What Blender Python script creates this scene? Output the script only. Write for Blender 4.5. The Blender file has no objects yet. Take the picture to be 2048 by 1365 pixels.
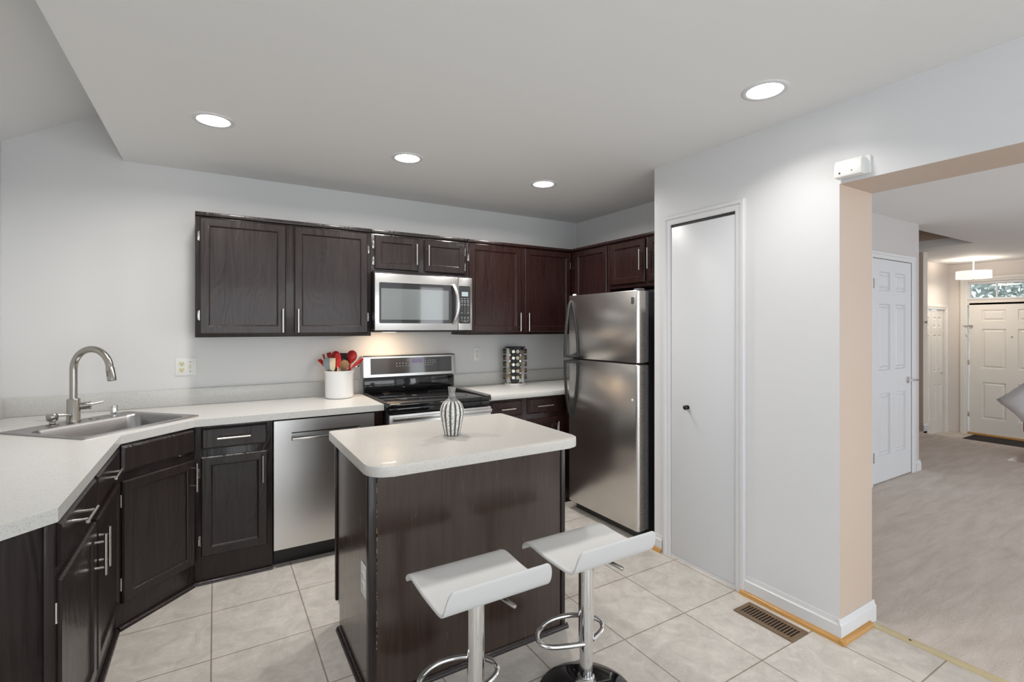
import bpy, bmesh, math, random
from mathutils import Vector, Matrix
from mathutils.geometry import tessellate_polygon
R = math.radians
S = bpy.context.scene
COL = S.collection
random.seed(7)

# ------------------------------------------------------------------ camera
CAM_Z = 1.437
cd = bpy.data.cameras.new('camera'); cam = bpy.data.objects.new('camera', cd); COL.objects.link(cam)
cd.sensor_width = 36.0
cd.lens = 984.0/2048*36.0
cd.shift_y = -28.5/2048
cd.clip_start = 0.02
cam.location = (0, 0, CAM_Z); cam.rotation_euler = (R(90), 0, R(-31.1))
S.camera = cam

# ------------------------------------------------------------------ sky, daylight, exposure
S.view_settings.view_transform = 'Standard'
S.view_settings.look = 'None'
S.view_settings.exposure = -0.15
S.view_settings.gamma = 1.0
S.view_settings.use_curve_mapping = False
w = bpy.data.worlds.new('sky'); S.world = w; w.use_nodes = True
bg = w.node_tree.nodes['Background']
bg.inputs[0].default_value = (0.80, 0.90, 1.0, 1); bg.inputs[1].default_value = 1.6

def area(name, loc, rot, sx, sy, power, color=(1, 1, 1), shape='RECTANGLE', spread=None):
    l = bpy.data.lights.new(name, 'AREA'); l.shape = shape; l.size = sx
    if shape in ('RECTANGLE', 'ELLIPSE'): l.size_y = sy
    l.energy = power; l.color = color
    if spread: l.spread = R(spread)
    o = bpy.data.objects.new(name, l); COL.objects.link(o); o.location = loc; o.rotation_euler = rot
    return o
# daylight coming in at the glazed openings (see window_1 .. window_3)
area('daylight_patio_door', (1.0, -2.72, 1.1), (R(90), 0, 0), 2.6, 2.0, 46, (0.97, 0.985, 1.0))
area('daylight_left_window', (-1.0, -0.75, 1.45), (0, R(-90), 0), 1.5, 1.9, 20, (0.95, 0.975, 1.0))
area('daylight_living_window', (5.6, -2.72, 1.3), (R(90), 0, 0), 4.0, 1.9, 98, (0.94, 0.97, 1.0))

# ------------------------------------------------------------------ mesh helpers
class MB:
    def __init__(s): s.bm = bmesh.new(); s.mi = 0
    def _mark(s, faces):
        for f in faces: f.material_index = s.mi
    def box(s, x0, x1, y0, y1, z0, z1, bev=0.0, seg=2):
        vs = [s.bm.verts.new((x, y, z)) for x in (x0, x1) for y in (y0, y1) for z in (z0, z1)]
        q = [(0,1,3,2),(4,6,7,5),(0,4,5,1),(2,3,7,6),(0,2,6,4),(1,5,7,3)]
        fs = [s.bm.faces.new([vs[i] for i in f]) for f in q]
        s._mark(fs)
        if bev > 0:
            es = list({e for f in fs for e in f.edges})
            bmesh.ops.bevel(s.bm, geom=es, offset=bev, segments=seg, affect='EDGES', profile=0.5, clamp_overlap=True, material=-1)
        return s
    def prism(s, pts, z0, z1, bev=0.0, seg=2, axis='z'):
        def P(a, b, c):
            return (a, b, c) if axis == 'z' else ((a, c, b) if axis == 'y' else (c, a, b))
        lo = [s.bm.verts.new(P(p[0], p[1], z0)) for p in pts]
        hi = [s.bm.verts.new(P(p[0], p[1], z1)) for p in pts]
        n = len(pts)
        fs = [s.bm.faces.new(lo[::-1]), s.bm.faces.new(hi)]
        for i in range(n):
            fs.append(s.bm.faces.new((lo[i], lo[(i+1) % n], hi[(i+1) % n], hi[i])))
        s._mark(fs)
        if bev > 0:
            es = list(set(fs[0].edges) | set(fs[1].edges))
            bmesh.ops.bevel(s.bm, geom=es, offset=bev, segments=seg, affect='EDGES', profile=0.5, clamp_overlap=True, material=-1)
        return s
    def rings(s, x0, x1, z0, z1, steps, back=True):
        """nested rectangles in the xz plane; steps = (inset, y); front is -y"""
        prev = None; fs = []
        for k, (i, y) in enumerate(steps):
            L = [s.bm.verts.new(p) for p in ((x0+i, y, z0+i), (x1-i, y, z0+i), (x1-i, y, z1-i), (x0+i, y, z1-i))]
            if prev:
                for j in range(4): fs.append(s.bm.faces.new((prev[j], prev[(j+1) % 4], L[(j+1) % 4], L[j])))
            elif back: fs.append(s.bm.faces.new(L[::-1]))
            prev = L
        fs.append(s.bm.faces.new(prev)); s._mark(fs)
        return s
    def lathe(s, prof, seg=32, c=(0, 0, 0), cap=True, M=None):
        rows = []
        for r, z in prof:
            if r < 1e-6: rows.append([s.bm.verts.new((c[0], c[1], c[2]+z))])
            else: rows.append([s.bm.verts.new((c[0]+r*math.cos(2*math.pi*k/seg), c[1]+r*math.sin(2*math.pi*k/seg), c[2]+z)) for k in range(seg)])
        fs = []
        for a, b in zip(rows, rows[1:]):
            for k in range(seg):
                k2 = (k+1) % seg
                if len(a) == 1 and len(b) == 1: continue
                if len(a) == 1: fs.append(s.bm.faces.new((a[0], b[k2], b[k])))
                elif len(b) == 1: fs.append(s.bm.faces.new((a[k], a[k2], b[0])))
                else: fs.append(s.bm.faces.new((a[k], a[k2], b[k2], b[k])))
        if cap:
            if len(rows[0]) > 1: fs.append(s.bm.faces.new(rows[0][::-1]))
            if len(rows[-1]) > 1: fs.append(s.bm.faces.new(rows[-1]))
        s._mark(fs)
        if M is not None:
            bmesh.ops.transform(s.bm, matrix=M, verts=[v for r in rows for v in r])
        return s
    def tube(s, pts, r, seg=12, closed=False, flat=None, cap=True):
        """sweep a circle (or ellipse: flat=(ra, rb, up)) along pts; r may be a list"""
        P = [Vector(p) for p in pts]; n = len(P); rows = []
        rr = r if isinstance(r, (list, tuple)) else [r]*n
        up = None
        for i in range(n):
            if closed: t = (P[(i+1) % n]-P[i-1])
            else: t = P[min(i+1, n-1)]-P[max(i-1, 0)]
            t.normalize()
            if up is None:
                up = Vector(flat[2]) if flat else (Vector((0, 0, 1)) if abs(t.z) < 0.9 else Vector((1, 0, 0)))
            u = up - t*up.dot(t)
            if u.length < 1e-6: u = t.orthogonal()
            u.normalize(); v = t.cross(u)
            if not flat: up = u
            ra, rb = (flat[0], flat[1]) if flat else (rr[i], rr[i])
            rows.append([s.bm.verts.new(P[i]+u*ra*math.cos(2*math.pi*k/seg)+v*rb*math.sin(2*math.pi*k/seg)) for k in range(seg)])
        fs = []
        for i in range(n if closed else n-1):
            a, b = rows[i], rows[(i+1) % n]
            for k in range(seg): fs.append(s.bm.faces.new((a[k], a[(k+1) % seg], b[(k+1) % seg], b[k])))
        if not closed and cap:
            fs.append(s.bm.faces.new(rows[0][::-1])); fs.append(s.bm.faces.new(rows[-1]))
        s._mark(fs)
        return s
    def ball(s, c, r, sc=(1, 1, 1), sub=2):
        g = bmesh.ops.create_icosphere(s.bm, subdivisions=sub, radius=r)
        for v in g['verts']: v.co = Vector((v.co.x*sc[0]+c[0], v.co.y*sc[1]+c[1], v.co.z*sc[2]+c[2]))
        s._mark({f for v in g['verts'] for f in v.link_faces})
        return s
    def text(s, t, size, x, y, z, align='CENTER', tx=None):
        """flat lettering facing -y"""
        c = bpy.data.curves.new('t', 'FONT'); c.body = t; c.size = size; c.align_x = align; c.extrude = 0.0002
        o = bpy.data.objects.new('t', c); COL.objects.link(o)
        bpy.context.view_layer.update()
        me = bpy.data.meshes.new_from_object(o.evaluated_get(bpy.context.evaluated_depsgraph_get()))
        n0 = len(s.bm.verts); f0 = len(s.bm.faces)
        s.bm.from_mesh(me); s.bm.verts.ensure_lookup_table(); s.bm.faces.ensure_lookup_table()
        for v in s.bm.verts[n0:]: v.co = Vector((x+v.co.x, y-v.co.z, z+v.co.y))
        s._mark(s.bm.faces[f0:])
        bpy.data.objects.remove(o); bpy.data.curves.remove(c); bpy.data.meshes.remove(me)
        return s
    def xf(s, M): bmesh.ops.transform(s.bm, matrix=M, verts=s.bm.verts); return s
    def build(s, name, mats, parent=None, smooth=35, fix=True, loc=None, rot=None):
        if fix: bmesh.ops.recalc_face_normals(s.bm, faces=s.bm.faces)
        me = bpy.data.meshes.new(name); s.bm.to_mesh(me); s.bm.free()
        for m in (mats if isinstance(mats, (list, tuple)) else [mats]): me.materials.append(m)
        if smooth:
            me.polygons.foreach_set('use_smooth', [True]*len(me.polygons))
            me.set_sharp_from_angle(angle=R(smooth))
        o = bpy.data.objects.new(name, me); COL.objects.link(o)
        if parent: o.parent = parent
        if loc: o.location = loc
        if rot: o.rotation_euler = rot
        return o

def tag(o, label=None, cat=None, group=None, kind=None):
    if label: o['label'] = label
    if cat: o['category'] = cat
    if group: o['group'] = group
    if kind: o['kind'] = kind
    return o
def thing(name, label, cat, loc=(0, 0, 0), rz=0, group=None, kind=None):
    o = bpy.data.objects.new(name, None); COL.objects.link(o); o.empty_display_size = .1
    o.location = loc; o.rotation_euler = (0, 0, R(rz))
    return tag(o, label, cat, group, kind)
def struct(name, mb, m, label=None, parent=None, cat=None, **k):
    o = mb.build(name, m, parent, **k)
    if not parent: tag(o, label, cat or name.split('_')[0], None, 'structure')
    return o

# ------------------------------------------------------------------ materials
def mat(name, col, rough=0.5, metal=0.0, coat=0.0, spec=0.5, emit=None, es=0.0):
    m = bpy.data.materials.new(name); m.use_nodes = True
    b = m.node_tree.nodes['Principled BSDF']
    b.inputs['Base Color'].default_value = (*col, 1); b.inputs['Roughness'].default_value = rough
    b.inputs['Metallic'].default_value = metal; b.inputs['Coat Weight'].default_value = coat
    b.inputs['Specular IOR Level'].default_value = spec
    if emit: b.inputs['Emission Color'].default_value = (*emit, 1); b.inputs['Emission Strength'].default_value = es
    return m
def N(m, t, **k):
    n = m.node_tree.nodes.new(t)
    for a, v in k.items(): setattr(n, a, v)
    return n
def LK(m, a, b): m.node_tree.links.new(a, b)
def bsdf(m): return m.node_tree.nodes['Principled BSDF']
def noise_col(m, c1, c2, scale=(1, 1, 1), ns=5.0, detail=4, lo=.35, hi=.65, coords='Object', rough=.5, dist=0.0):
    tc = N(m, 'ShaderNodeTexCoord'); mp = N(m, 'ShaderNodeMapping'); mp.inputs['Scale'].default_value = scale
    nz = N(m, 'ShaderNodeTexNoise'); nz.inputs['Scale'].default_value = ns; nz.inputs['Detail'].default_value = detail
    nz.inputs['Roughness'].default_value = rough; nz.inputs['Distortion'].default_value = dist
    rp = N(m, 'ShaderNodeValToRGB'); rp.color_ramp.elements[0].position = lo; rp.color_ramp.elements[1].position = hi
    rp.color_ramp.elements[0].color = (*c1, 1); rp.color_ramp.elements[1].color = (*c2, 1)
    LK(m, tc.outputs[coords], mp.inputs[0]); LK(m, mp.outputs[0], nz.inputs[0]); LK(m, nz.outputs[0], rp.inputs[0])
    LK(m, rp.outputs[0], bsdf(m).inputs['Base Color'])
    return mp, nz, rp
def bump(m, src, strength=.1, dist=.01):
    b = N(m, 'ShaderNodeBump'); b.inputs['Strength'].default_value = strength; b.inputs['Distance'].default_value = dist
    LK(m, src, b.inputs['Height']); LK(m, b.outputs[0], bsdf(m).inputs['Normal'])
    return b
def paint(name, col, rough=.55, bs=.05, sc=220):
    m = mat(name, col, rough, spec=.35)
    tc = N(m, 'ShaderNodeTexCoord'); nz = N(m, 'ShaderNodeTexNoise'); nz.inputs['Scale'].default_value = sc; nz.inputs['Detail'].default_value = 2
    LK(m, tc.outputs['Object'], nz.inputs[0]); bump(m, nz.outputs[0], bs, .002)
    return m
def wood(name, c1, c2, rough=.32, bs=.25, axis='z', coat=.2, spec=.32):
    m = mat(name, c1, rough, coat=coat, spec=spec)
    bsdf(m).inputs['Coat Roughness'].default_value = .10
    sc = {'z': (1, 1, .07), 'x': (.07, 1, 1), 'y': (1, .07, 1)}[axis]
    mp, nz, rp = noise_col(m, c1, c2, sc, 34, 6, .3, .7, dist=1.2)
    n2 = N(m, 'ShaderNodeTexNoise'); n2.inputs['Scale'].default_value = 90; n2.inputs['Detail'].default_value = 4; n2.inputs['Distortion'].default_value = .6
    LK(m, mp.outputs[0], n2.inputs[0])
    mx = N(m, 'ShaderNodeMath', operation='ADD'); LK(m, nz.outputs[0], mx.inputs[0]); LK(m, n2.outputs[0], mx.inputs[1])
    # cathedral grain: contour lines of a slow stretched noise
    m3 = N(m, 'ShaderNodeMapping'); m3.inputs['Scale'].default_value = {'z': (1, 1, .30), 'x': (.3, 1, 1), 'y': (1, .3, 1)}[axis]
    tc3 = N(m, 'ShaderNodeTexCoord'); LK(m, tc3.outputs['Object'], m3.inputs[0])
    n3 = N(m, 'ShaderNodeTexNoise'); n3.inputs['Scale'].default_value = 4.5; n3.inputs['Detail'].default_value = 3; n3.inputs['Roughness'].default_value = .4
    LK(m, m3.outputs[0], n3.inputs[0])
    ml3 = N(m, 'ShaderNodeMath', operation='MULTIPLY'); ml3.inputs[1].default_value = 110; LK(m, n3.outputs[0], ml3.inputs[0])
    sn3 = N(m, 'ShaderNodeMath', operation='SINE'); LK(m, ml3.outputs[0], sn3.inputs[0])
    ad3 = N(m, 'ShaderNodeMath', operation='MULTIPLY_ADD'); ad3.inputs[1].default_value = .35; LK(m, sn3.outputs[0], ad3.inputs[0]); LK(m, mx.outputs[0], ad3.inputs[2])
    bump(m, ad3.outputs[0], bs, .0016)
    mr = N(m, 'ShaderNodeMapRange'); mr.inputs['To Min'].default_value = rough-.08; mr.inputs['To Max'].default_value = rough+.12
    LK(m, nz.outputs[0], mr.inputs[0]); LK(m, mr.outputs[0], bsdf(m).inputs['Roughness'])
    return m
def steel(name, col, rough=.26, axis='x', bs=.03):
    m = mat(name, col, rough, 1.0)
    tc = N(m, 'ShaderNodeTexCoord'); mp = N(m, 'ShaderNodeMapping')
    mp.inputs['Scale'].default_value = {'x': (2, 400, 400), 'y': (400, 2, 400), 'z': (400, 400, 2)}[axis]
    nz = N(m, 'ShaderNodeTexNoise'); nz.inputs['Scale'].default_value = 1.0; nz.inputs['Detail'].default_value = 3
    LK(m, tc.outputs['Object'], mp.inputs[0]); LK(m, mp.outputs[0], nz.inputs[0])
    mr = N(m, 'ShaderNodeMapRange'); mr.inputs['To Min'].default_value = rough-.02; mr.inputs['To Max'].default_value = rough+.03
    LK(m, nz.outputs[0], mr.inputs[0]); LK(m, mr.outputs[0], bsdf(m).inputs['Roughness'])
    n2 = N(m, 'ShaderNodeTexNoise'); n2.inputs['Scale'].default_value = 2.2; n2.inputs['Detail'].default_value = 1
    LK(m, tc.outputs['Object'], n2.inputs[0])
    ad = N(m, 'ShaderNodeMath', operation='MULTIPLY_ADD'); ad.inputs[1].default_value = .0
    LK(m, nz.outputs[0], ad.inputs[0]); LK(m, n2.outputs[0], ad.inputs[2])
    bump(m, ad.outputs[0], bs, .08)
    return m

M = {}
M['wall'] = paint('wall_paint', (.71, .71, .71), .5)
M['wallgloss'] = paint('wall_paint_satin', (.71, .71, .72), .3, .12, 160)
M['ceil'] = paint('ceiling_paint', (.80, .795, .79), .7)
M['beige'] = paint('beige_paint', (.56, .45, .37), .4)
M['hallwall'] = paint('hall_paint', (.56, .53, .52), .5)
M['foyer'] = paint('foyer_paint', (.76, .70, .65), .5)
M['trim'] = paint('white_trim', (.69, .69, .70), .32, .02)
M['door'] = paint('white_door', (.68, .69, .71), .34, .03)
M['cream'] = paint('cream_door', (.78, .75, .70), .4, .02)
M['wood'] = wood('espresso_wood', (.0165, .0115, .0115), (.028, .0195, .019), .30, .6)
M['woodr'] = wood('espresso_wood_red', (.020, .0080, .0068), (.031, .0130, .0110), .28, .4)
M['woodisl'] = wood('espresso_wood_island', (.034, .020, .0145), (.052, .032, .023), .22, .05, 'z', .4, .5)
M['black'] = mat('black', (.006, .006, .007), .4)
M['blackgl'] = mat('black_glass', (.008, .008, .009), .06, coat=.3)
M['oak'] = wood('oak_shoe', (.44, .22, .055), (.56, .31, .10), .4, .1, 'y')
M['oakx'] = wood('oak_shoe_cross', (.44, .22, .055), (.56, .31, .10), .4, .1, 'x')
M['steel'] = steel('brushed_steel', (.70, .69, .68), .30, 'x', .05)
M['fridge'] = steel('fridge_steel', (.64, .615, .59), .27, 'y', .12)
M['nickel'] = mat('brushed_nickel', (.62, .60, .57), .26, 1.0)
M['faucet'] = mat('faucet_nickel', (.40, .38, .35), .26, 1.0)
M['chrome'] = mat('chrome', (.80, .80, .80), .06, 1.0)
M['sink'] = mat('sink_steel', (.34, .335, .34), .30, 1.0)
M['grey'] = mat('grey_plastic', (.13, .13, .135), .4)
M['dgrey'] = mat('charcoal_plastic', (.030, .031, .033), .45)
M['white'] = mat('white_plastic', (.78, .78, .76), .4)
M['almond'] = mat('almond_plastic', (.72, .66, .46), .4)
M['ceramic'] = mat('white_ceramic', (.82, .82, .82), .16, coat=.4)
M['seat'] = mat('white_vinyl', (.63, .63, .625), .45)
M['brass'] = mat('brass_strip', (.72, .62, .38), .38, .35)
M['bronze'] = mat('bronze_register', (.23, .155, .095), .42, .5)
M['darkhole'] = mat('dark_duct', (.02, .010, .008), .7)
M['red'] = mat('red_silicone', (.60, .025, .02), .38)
M['redd'] = mat('dark_red_nylon', (.30, .012, .015), .35)
M['redfab'] = mat('red_upholstery', (.55, .02, .04), .8)
M['bluegrey'] = mat('blue_grey_nylon', (.33, .39, .43), .35)
M['palewood'] = mat('pale_wood', (.66, .56, .38), .55)
M['brownwood'] = mat('brown_wood', (.27, .145, .07), .5)
M['fluff'] = mat('fluffy_white', (.86, .87, .90), .95)
M['mat'] = mat('dark_doormat', (.016, .010, .010), .95)
M['display'] = mat('grey_display', (.40, .47, .50), .2)
M['mark'] = mat('pale_marks', (.50, .52, .52), .5)
M['burnt'] = mat('dark_marks', (.02, .02, .02), .5)
M['chip'] = mat('bare_wood_chips', (.45, .30, .12), .6)
M['lamp'] = mat('lamp_diffuser', (1, 1, 1), .5, emit=(1, .97, .93), es=9.0)
M['shade'] = mat('lit_drum_shade', (.9, .9, .88), .6, emit=(1, .90, .78), es=0.8)
M['glassjar'] = mat('jar_glass', (.30, .32, .28), .08, coat=.5)
M['leaf'] = mat('leaves', (.46, .51, .44), .7)
M['bark'] = mat('bark', (.10, .07, .05), .9)
M['asphalt'] = mat('driveway', (.35, .35, .36), .9)
M['blind'] = mat('window_blind', (.72, .73, .74), .6)
# quartz counter: off-white with tan specks
def quartz(name, base, base2):
    m = mat(name, base, .30, coat=.1)
    tc = N(m, 'ShaderNodeTexCoord')
    n1 = N(m, 'ShaderNodeTexNoise'); n1.inputs['Scale'].default_value = 260; n1.inputs['Detail'].default_value = 3
    r1 = N(m, 'ShaderNodeValToRGB'); r1.color_ramp.elements[0].position = .30; r1.color_ramp.elements[0].color = (base[0]*.72, base[1]*.66, base[2]*.58, 1)
    r1.color_ramp.elements[1].position = .44; r1.color_ramp.elements[1].color = (*base, 1)
    n2 = N(m, 'ShaderNodeTexVoronoi'); n2.inputs['Scale'].default_value = 120
    r2 = N(m, 'ShaderNodeValToRGB'); r2.color_ramp.elements[0].position = .05; r2.color_ramp.elements[0].color = (.5, .45, .38, 1)
    r2.color_ramp.elements[1].position = .11; r2.color_ramp.elements[1].color = (1, 1, 1, 1)
    mx = N(m, 'ShaderNodeMix', data_type='RGBA', blend_type='MULTIPLY'); mx.inputs[0].default_value = .6
    LK(m, tc.outputs['Object'], n1.inputs[0]); LK(m, tc.outputs['Object'], n2.inputs[0])
    LK(m, n1.outputs[0], r1.inputs[0]); LK(m, n2.outputs[0], r2.inputs[0])
    LK(m, r1.outputs[0], mx.inputs[6]); LK(m, r2.outputs[0], mx.inputs[7]); LK(m, mx.outputs[2], bsdf(m).inputs['Base Color'])
    return m
M['quartz'] = quartz('speckled_quartz', (.64, .638, .62), None)
M['quartzi'] = quartz('speckled_quartz_island', (.61, .59, .555), None)
# floor tile
def tile():
    m = mat('floor_tile', (.6, .57, .53), .36)
    tc = N(m, 'ShaderNodeTexCoord'); mp = N(m, 'ShaderNodeMapping'); mp.inputs['Location'].default_value = (-2.015+.406*20, -1.257+.41*20, 0)
    br = N(m, 'ShaderNodeTexBrick'); br.offset = 0; br.squash = 1
    br.inputs['Scale'].default_value = 1; br.inputs['Brick Width'].default_value = .406; br.inputs['Row Height'].default_value = .41
    br.inputs['Mortar Size'].default_value = .0033; br.inputs['Mortar Smooth'].default_value = .2; br.inputs['Bias'].default_value = 0
    br.inputs['Color1'].default_value = (.97, .97, .97, 1); br.inputs['Color2'].default_value = (1, 1, 1, 1); br.inputs['Mortar'].default_value = (.50, .43, .38, 1)
    n1 = N(m, 'ShaderNodeTexNoise'); n1.inputs['Scale'].default_value = 10; n1.inputs['Detail'].default_value = 12; n1.inputs['Roughness'].default_value = .68; n1.inputs['Distortion'].default_value = .9
    r1 = N(m, 'ShaderNodeValToRGB'); e = r1.color_ramp.elements
    e[0].position = .30; e[0].color = (.48, .445, .405, 1); e[1].position = .68; e[1].color = (.67, .63, .58, 1)
    n3 = N(m, 'ShaderNodeTexNoise'); n3.inputs['Scale'].default_value = 9; n3.inputs['Detail'].default_value = 6; n3.inputs['Distortion'].default_value = 2.5
    r3 = N(m, 'ShaderNodeValToRGB'); e = r3.color_ramp.elements
    e[0].position = .485; e[0].color = (1, 1, 1, 1); e[1].position = .515; e[1].color = (1, 1, 1, 1)
    k = r3.color_ramp.elements.new(.50); k.color = (1.14, 1.13, 1.12, 1)
    mx = N(m, 'ShaderNodeMix', data_type='RGBA', blend_type='MULTIPLY'); mx.inputs[0].default_value = 1
    m2 = N(m, 'ShaderNodeMix', data_type='RGBA', blend_type='MULTIPLY'); m2.inputs[0].default_value = 1
    LK(m, tc.outputs['Object'], mp.inputs[0]); LK(m, mp.outputs[0], br.inputs[0]); LK(m, tc.outputs['Object'], n1.inputs[0]); LK(m, tc.outputs['Object'], n3.inputs[0])
    LK(m, n1.outputs[0], r1.inputs[0]); LK(m, n3.outputs[0], r3.inputs[0])
    LK(m, r1.outputs[0], mx.inputs[6]); LK(m, br.outputs[0], mx.inputs[7])
    LK(m, mx.outputs[2], m2.inputs[6]); LK(m, r3.outputs[0], m2.inputs[7])
    LK(m, m2.outputs[2], bsdf(m).inputs['Base Color'])
    iv = N(m, 'ShaderNodeMath', operation='SUBTRACT'); iv.inputs[0].default_value = 1; LK(m, br.outputs[1], iv.inputs[1])
    bump(m, iv.outputs[0], .35, .003)
    return m
M['tile'] = tile()
def carpet():
    m = mat('beige_carpet', (.5, .46, .42), .95, spec=.1)
    mp, nz, rp = noise_col(m, (.56, .49, .435), (.69, .615, .56), (1.0, 5.5, 1), 2.6, 9, .32, .66, rough=.65, dist=.5)
    mp.inputs['Rotation'].default_value = (0, 0, R(10))
    n2 = N(m, 'ShaderNodeTexNoise'); n2.inputs['Scale'].default_value = 160; n2.inputs['Detail'].default_value = 3
    tc = N(m, 'ShaderNodeTexCoord'); LK(m, tc.outputs['Object'], n2.inputs[0])
    bump(m, n2.outputs[0], .6, .006)
    return m
M['carpet'] = carpet()
# ceramic vase: dark grey vertical stripes on white, dark mottled neck
def vase_mat():
    m = mat('striped_ceramic', (.7, .7, .68), .35)
    tc = N(m, 'ShaderNodeTexCoord'); sp = N(m, 'ShaderNodeSeparateXYZ'); LK(m, tc.outputs['Object'], sp.inputs[0])
    at = N(m, 'ShaderNodeMath', operation='ARCTAN2'); LK(m, sp.outputs[1], at.inputs[0]); LK(m, sp.outputs[0], at.inputs[1])
    ml = N(m, 'ShaderNodeMath', operation='MULTIPLY'); ml.inputs[1].default_value = 14; LK(m, at.outputs[0], ml.inputs[0])
    sn = N(m, 'ShaderNodeMath', operation='SINE'); LK(m, ml.outputs[0], sn.inputs[0])
    gt = N(m, 'ShaderNodeMath', operation='GREATER_THAN'); gt.inputs[1].default_value = .25; LK(m, sn.outputs[0], gt.inputs[0])
    zt = N(m, 'ShaderNodeMath', operation='GREATER_THAN'); zt.inputs[1].default_value = .162; LK(m, sp.outputs[2], zt.inputs[0])
    nz = N(m, 'ShaderNodeTexNoise'); nz.inputs['Scale'].default_value = 130; nz.inputs['Detail'].default_value = 4; LK(m, tc.outputs['Object'], nz.inputs[0])
    rp = N(m, 'ShaderNodeValToRGB'); rp.color_ramp.elements[0].position = .38; rp.color_ramp.elements[0].color = (.50, .47, .40, 1); rp.color_ramp.elements[1].position = .5; rp.color_ramp.elements[1].color = (.80, .80, .78, 1)
    LK(m, nz.outputs[0], rp.inputs[0])
    rn = N(m, 'ShaderNodeValToRGB'); rn.color_ramp.elements[0].position = .4; rn.color_ramp.elements[0].color = (.13, .125, .115, 1); rn.color_ramp.elements[1].position = .6; rn.color_ramp.elements[1].color = (.36, .36, .35, 1)
    LK(m, nz.outputs[0], rn.inputs[0])
    a = N(m, 'ShaderNodeMix', data_type='RGBA'); LK(m, gt.outputs[0], a.inputs[0]); LK(m, rp.outputs[0], a.inputs[6]); a.inputs[7].default_value = (.085, .080, .072, 1)
    b = N(m, 'ShaderNodeMix', data_type='RGBA'); LK(m, zt.outputs[0], b.inputs[0]); LK(m, a.outputs[2], b.inputs[6]); LK(m, rn.outputs[0], b.inputs[7])
    LK(m, b.outputs[2], bsdf(m).inputs['Base Color']); bump(m, nz.outputs[0], .2, .002)
    return m
M['vase'] = vase_mat()
def glass(name, tint=(1, 1, 1)):
    m = bpy.data.materials.new(name); m.use_nodes = True; nt = m.node_tree; nt.nodes.clear()
    o = nt.nodes.new('ShaderNodeOutputMaterial'); t = nt.nodes.new('ShaderNodeBsdfTransparent'); g = nt.nodes.new('ShaderNodeBsdfGlossy'); x = nt.nodes.new('ShaderNodeMixShader')
    t.inputs[0].default_value = (*tint, 1); g.inputs['Roughness'].default_value = .02; x.inputs[0].default_value = .07
    nt.links.new(t.outputs[0], x.inputs[1]); nt.links.new(g.outputs[0], x.inputs[2]); nt.links.new(x.outputs[0], o.inputs[0])
    return m
M['glass'] = glass('window_glass', (.96, .98, .98))

# ------------------------------------------------------------------ the room
CE = 2.464          # flat ceiling
XL, YB = -1.03, 3.85
XP = 2.445          # pantry wall face
XJ = 2.755          # hall side of that wall
YR = -2.8           # wall behind the viewer
struct('floor', MB().box(XL-.1, 2.70, YR, YB+.1, -.06, 0).box(2.70, 3.2, 2.26, YB+.1, -.06, 0), M['tile'], 'pale stone tile kitchen floor with brown grout')
struct('floor_hall', MB().box(2.74, 7.3, YR, 4.6, -.06, 0).box(7.3, 8.22, 1.785, 2.87, -.3, 0, 0).box(7.3, 8.45, 2.87, 4.6, -.3, 0, 0), M['carpet'], 'beige streaked carpet of the hallway')
struct('floor_foyer', MB().box(7.3, 10.6, YR, 1.785, -.36, -.3).box(8.22, 10.6, 1.785, 4.6, -.36, -.3), M['carpet'], 'sunken floor before the front door')
struct('trim_threshold', MB().box(2.695, 2.742, YR, 1.135, -.02, .005, .002), M['brass'], 'pale brass strip between tile and carpet', cat='trim')
# small screw heads in the strip
struct('wall_back', MB().box(XL-.1, 3.17, YB, YB+.1, 0, 4.2), M['wall'], 'white wall behind the range')
lw = MB(); lw.box(XL-.1, XL, .2, YB, 0, 4.2).box(XL-.1, XL, YR, -1.7, 0, 4.2).box(XL-.1, XL, -1.7, .2, 0, .5).box(XL-.1, XL, -1.7, .2, 2.4, 4.2)
struct('wall_left', lw, M['wall'], 'white wall beside the sink')
rw = MB()
rw.box(XL-.1, -.35, YR-.1, YR, 0, 4.2).box(2.35, 3.55, YR-.1, YR, 0, CE+.3).box(-.35, 2.35, YR-.1, YR, 2.12, 4.2).box(3.55, 7.65, YR-.1, YR, 0, .3).box(3.55, 7.65, YR-.1, YR, 2.28, CE+.3).box(7.65, 10.7, YR-.1, YR, -.36, CE+.3)
struct('wall_rear', rw, M['wall'], 'wall behind the viewer')
# wall with pantry: a thick wall, beige inside the opening
pw = MB(); pw.box(XP, XJ, 1.153, 2.26, 0, CE+.04)
pw.bm.faces.ensure_lookup_table()
for f in pw.bm.faces:
    if f.calc_center_median().y < 1.16: f.material_index = 1
    if f.calc_center_median().x > 2.74: f.material_index = 1
struct('wall_right', pw, [M['wallgloss'], M['beige']], 'white pantry wall', smooth=0)
hd = MB(); hd.box(XP, XJ, -.45, 1.153, 2.09, CE+.04)
for f in hd.bm.faces:
    if f.calc_center_median().z < 2.1 or f.calc_center_median().x > 2.74: f.material_index = 1
struct('wall_header', hd, [M['wallgloss'], M['beige']], 'header over the opening to the hallway', smooth=0)
struct('wall_right_rear', MB().box(XP, XJ, YR, -.45, 0, CE+.04), M['wallgloss'], 'wall right of the hallway opening')
struct('wall_alcove', MB().box(3.07, 3.17, 2.26, YB, 0, CE+.04), M['wall'], 'white wall behind the refrigerator')
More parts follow.
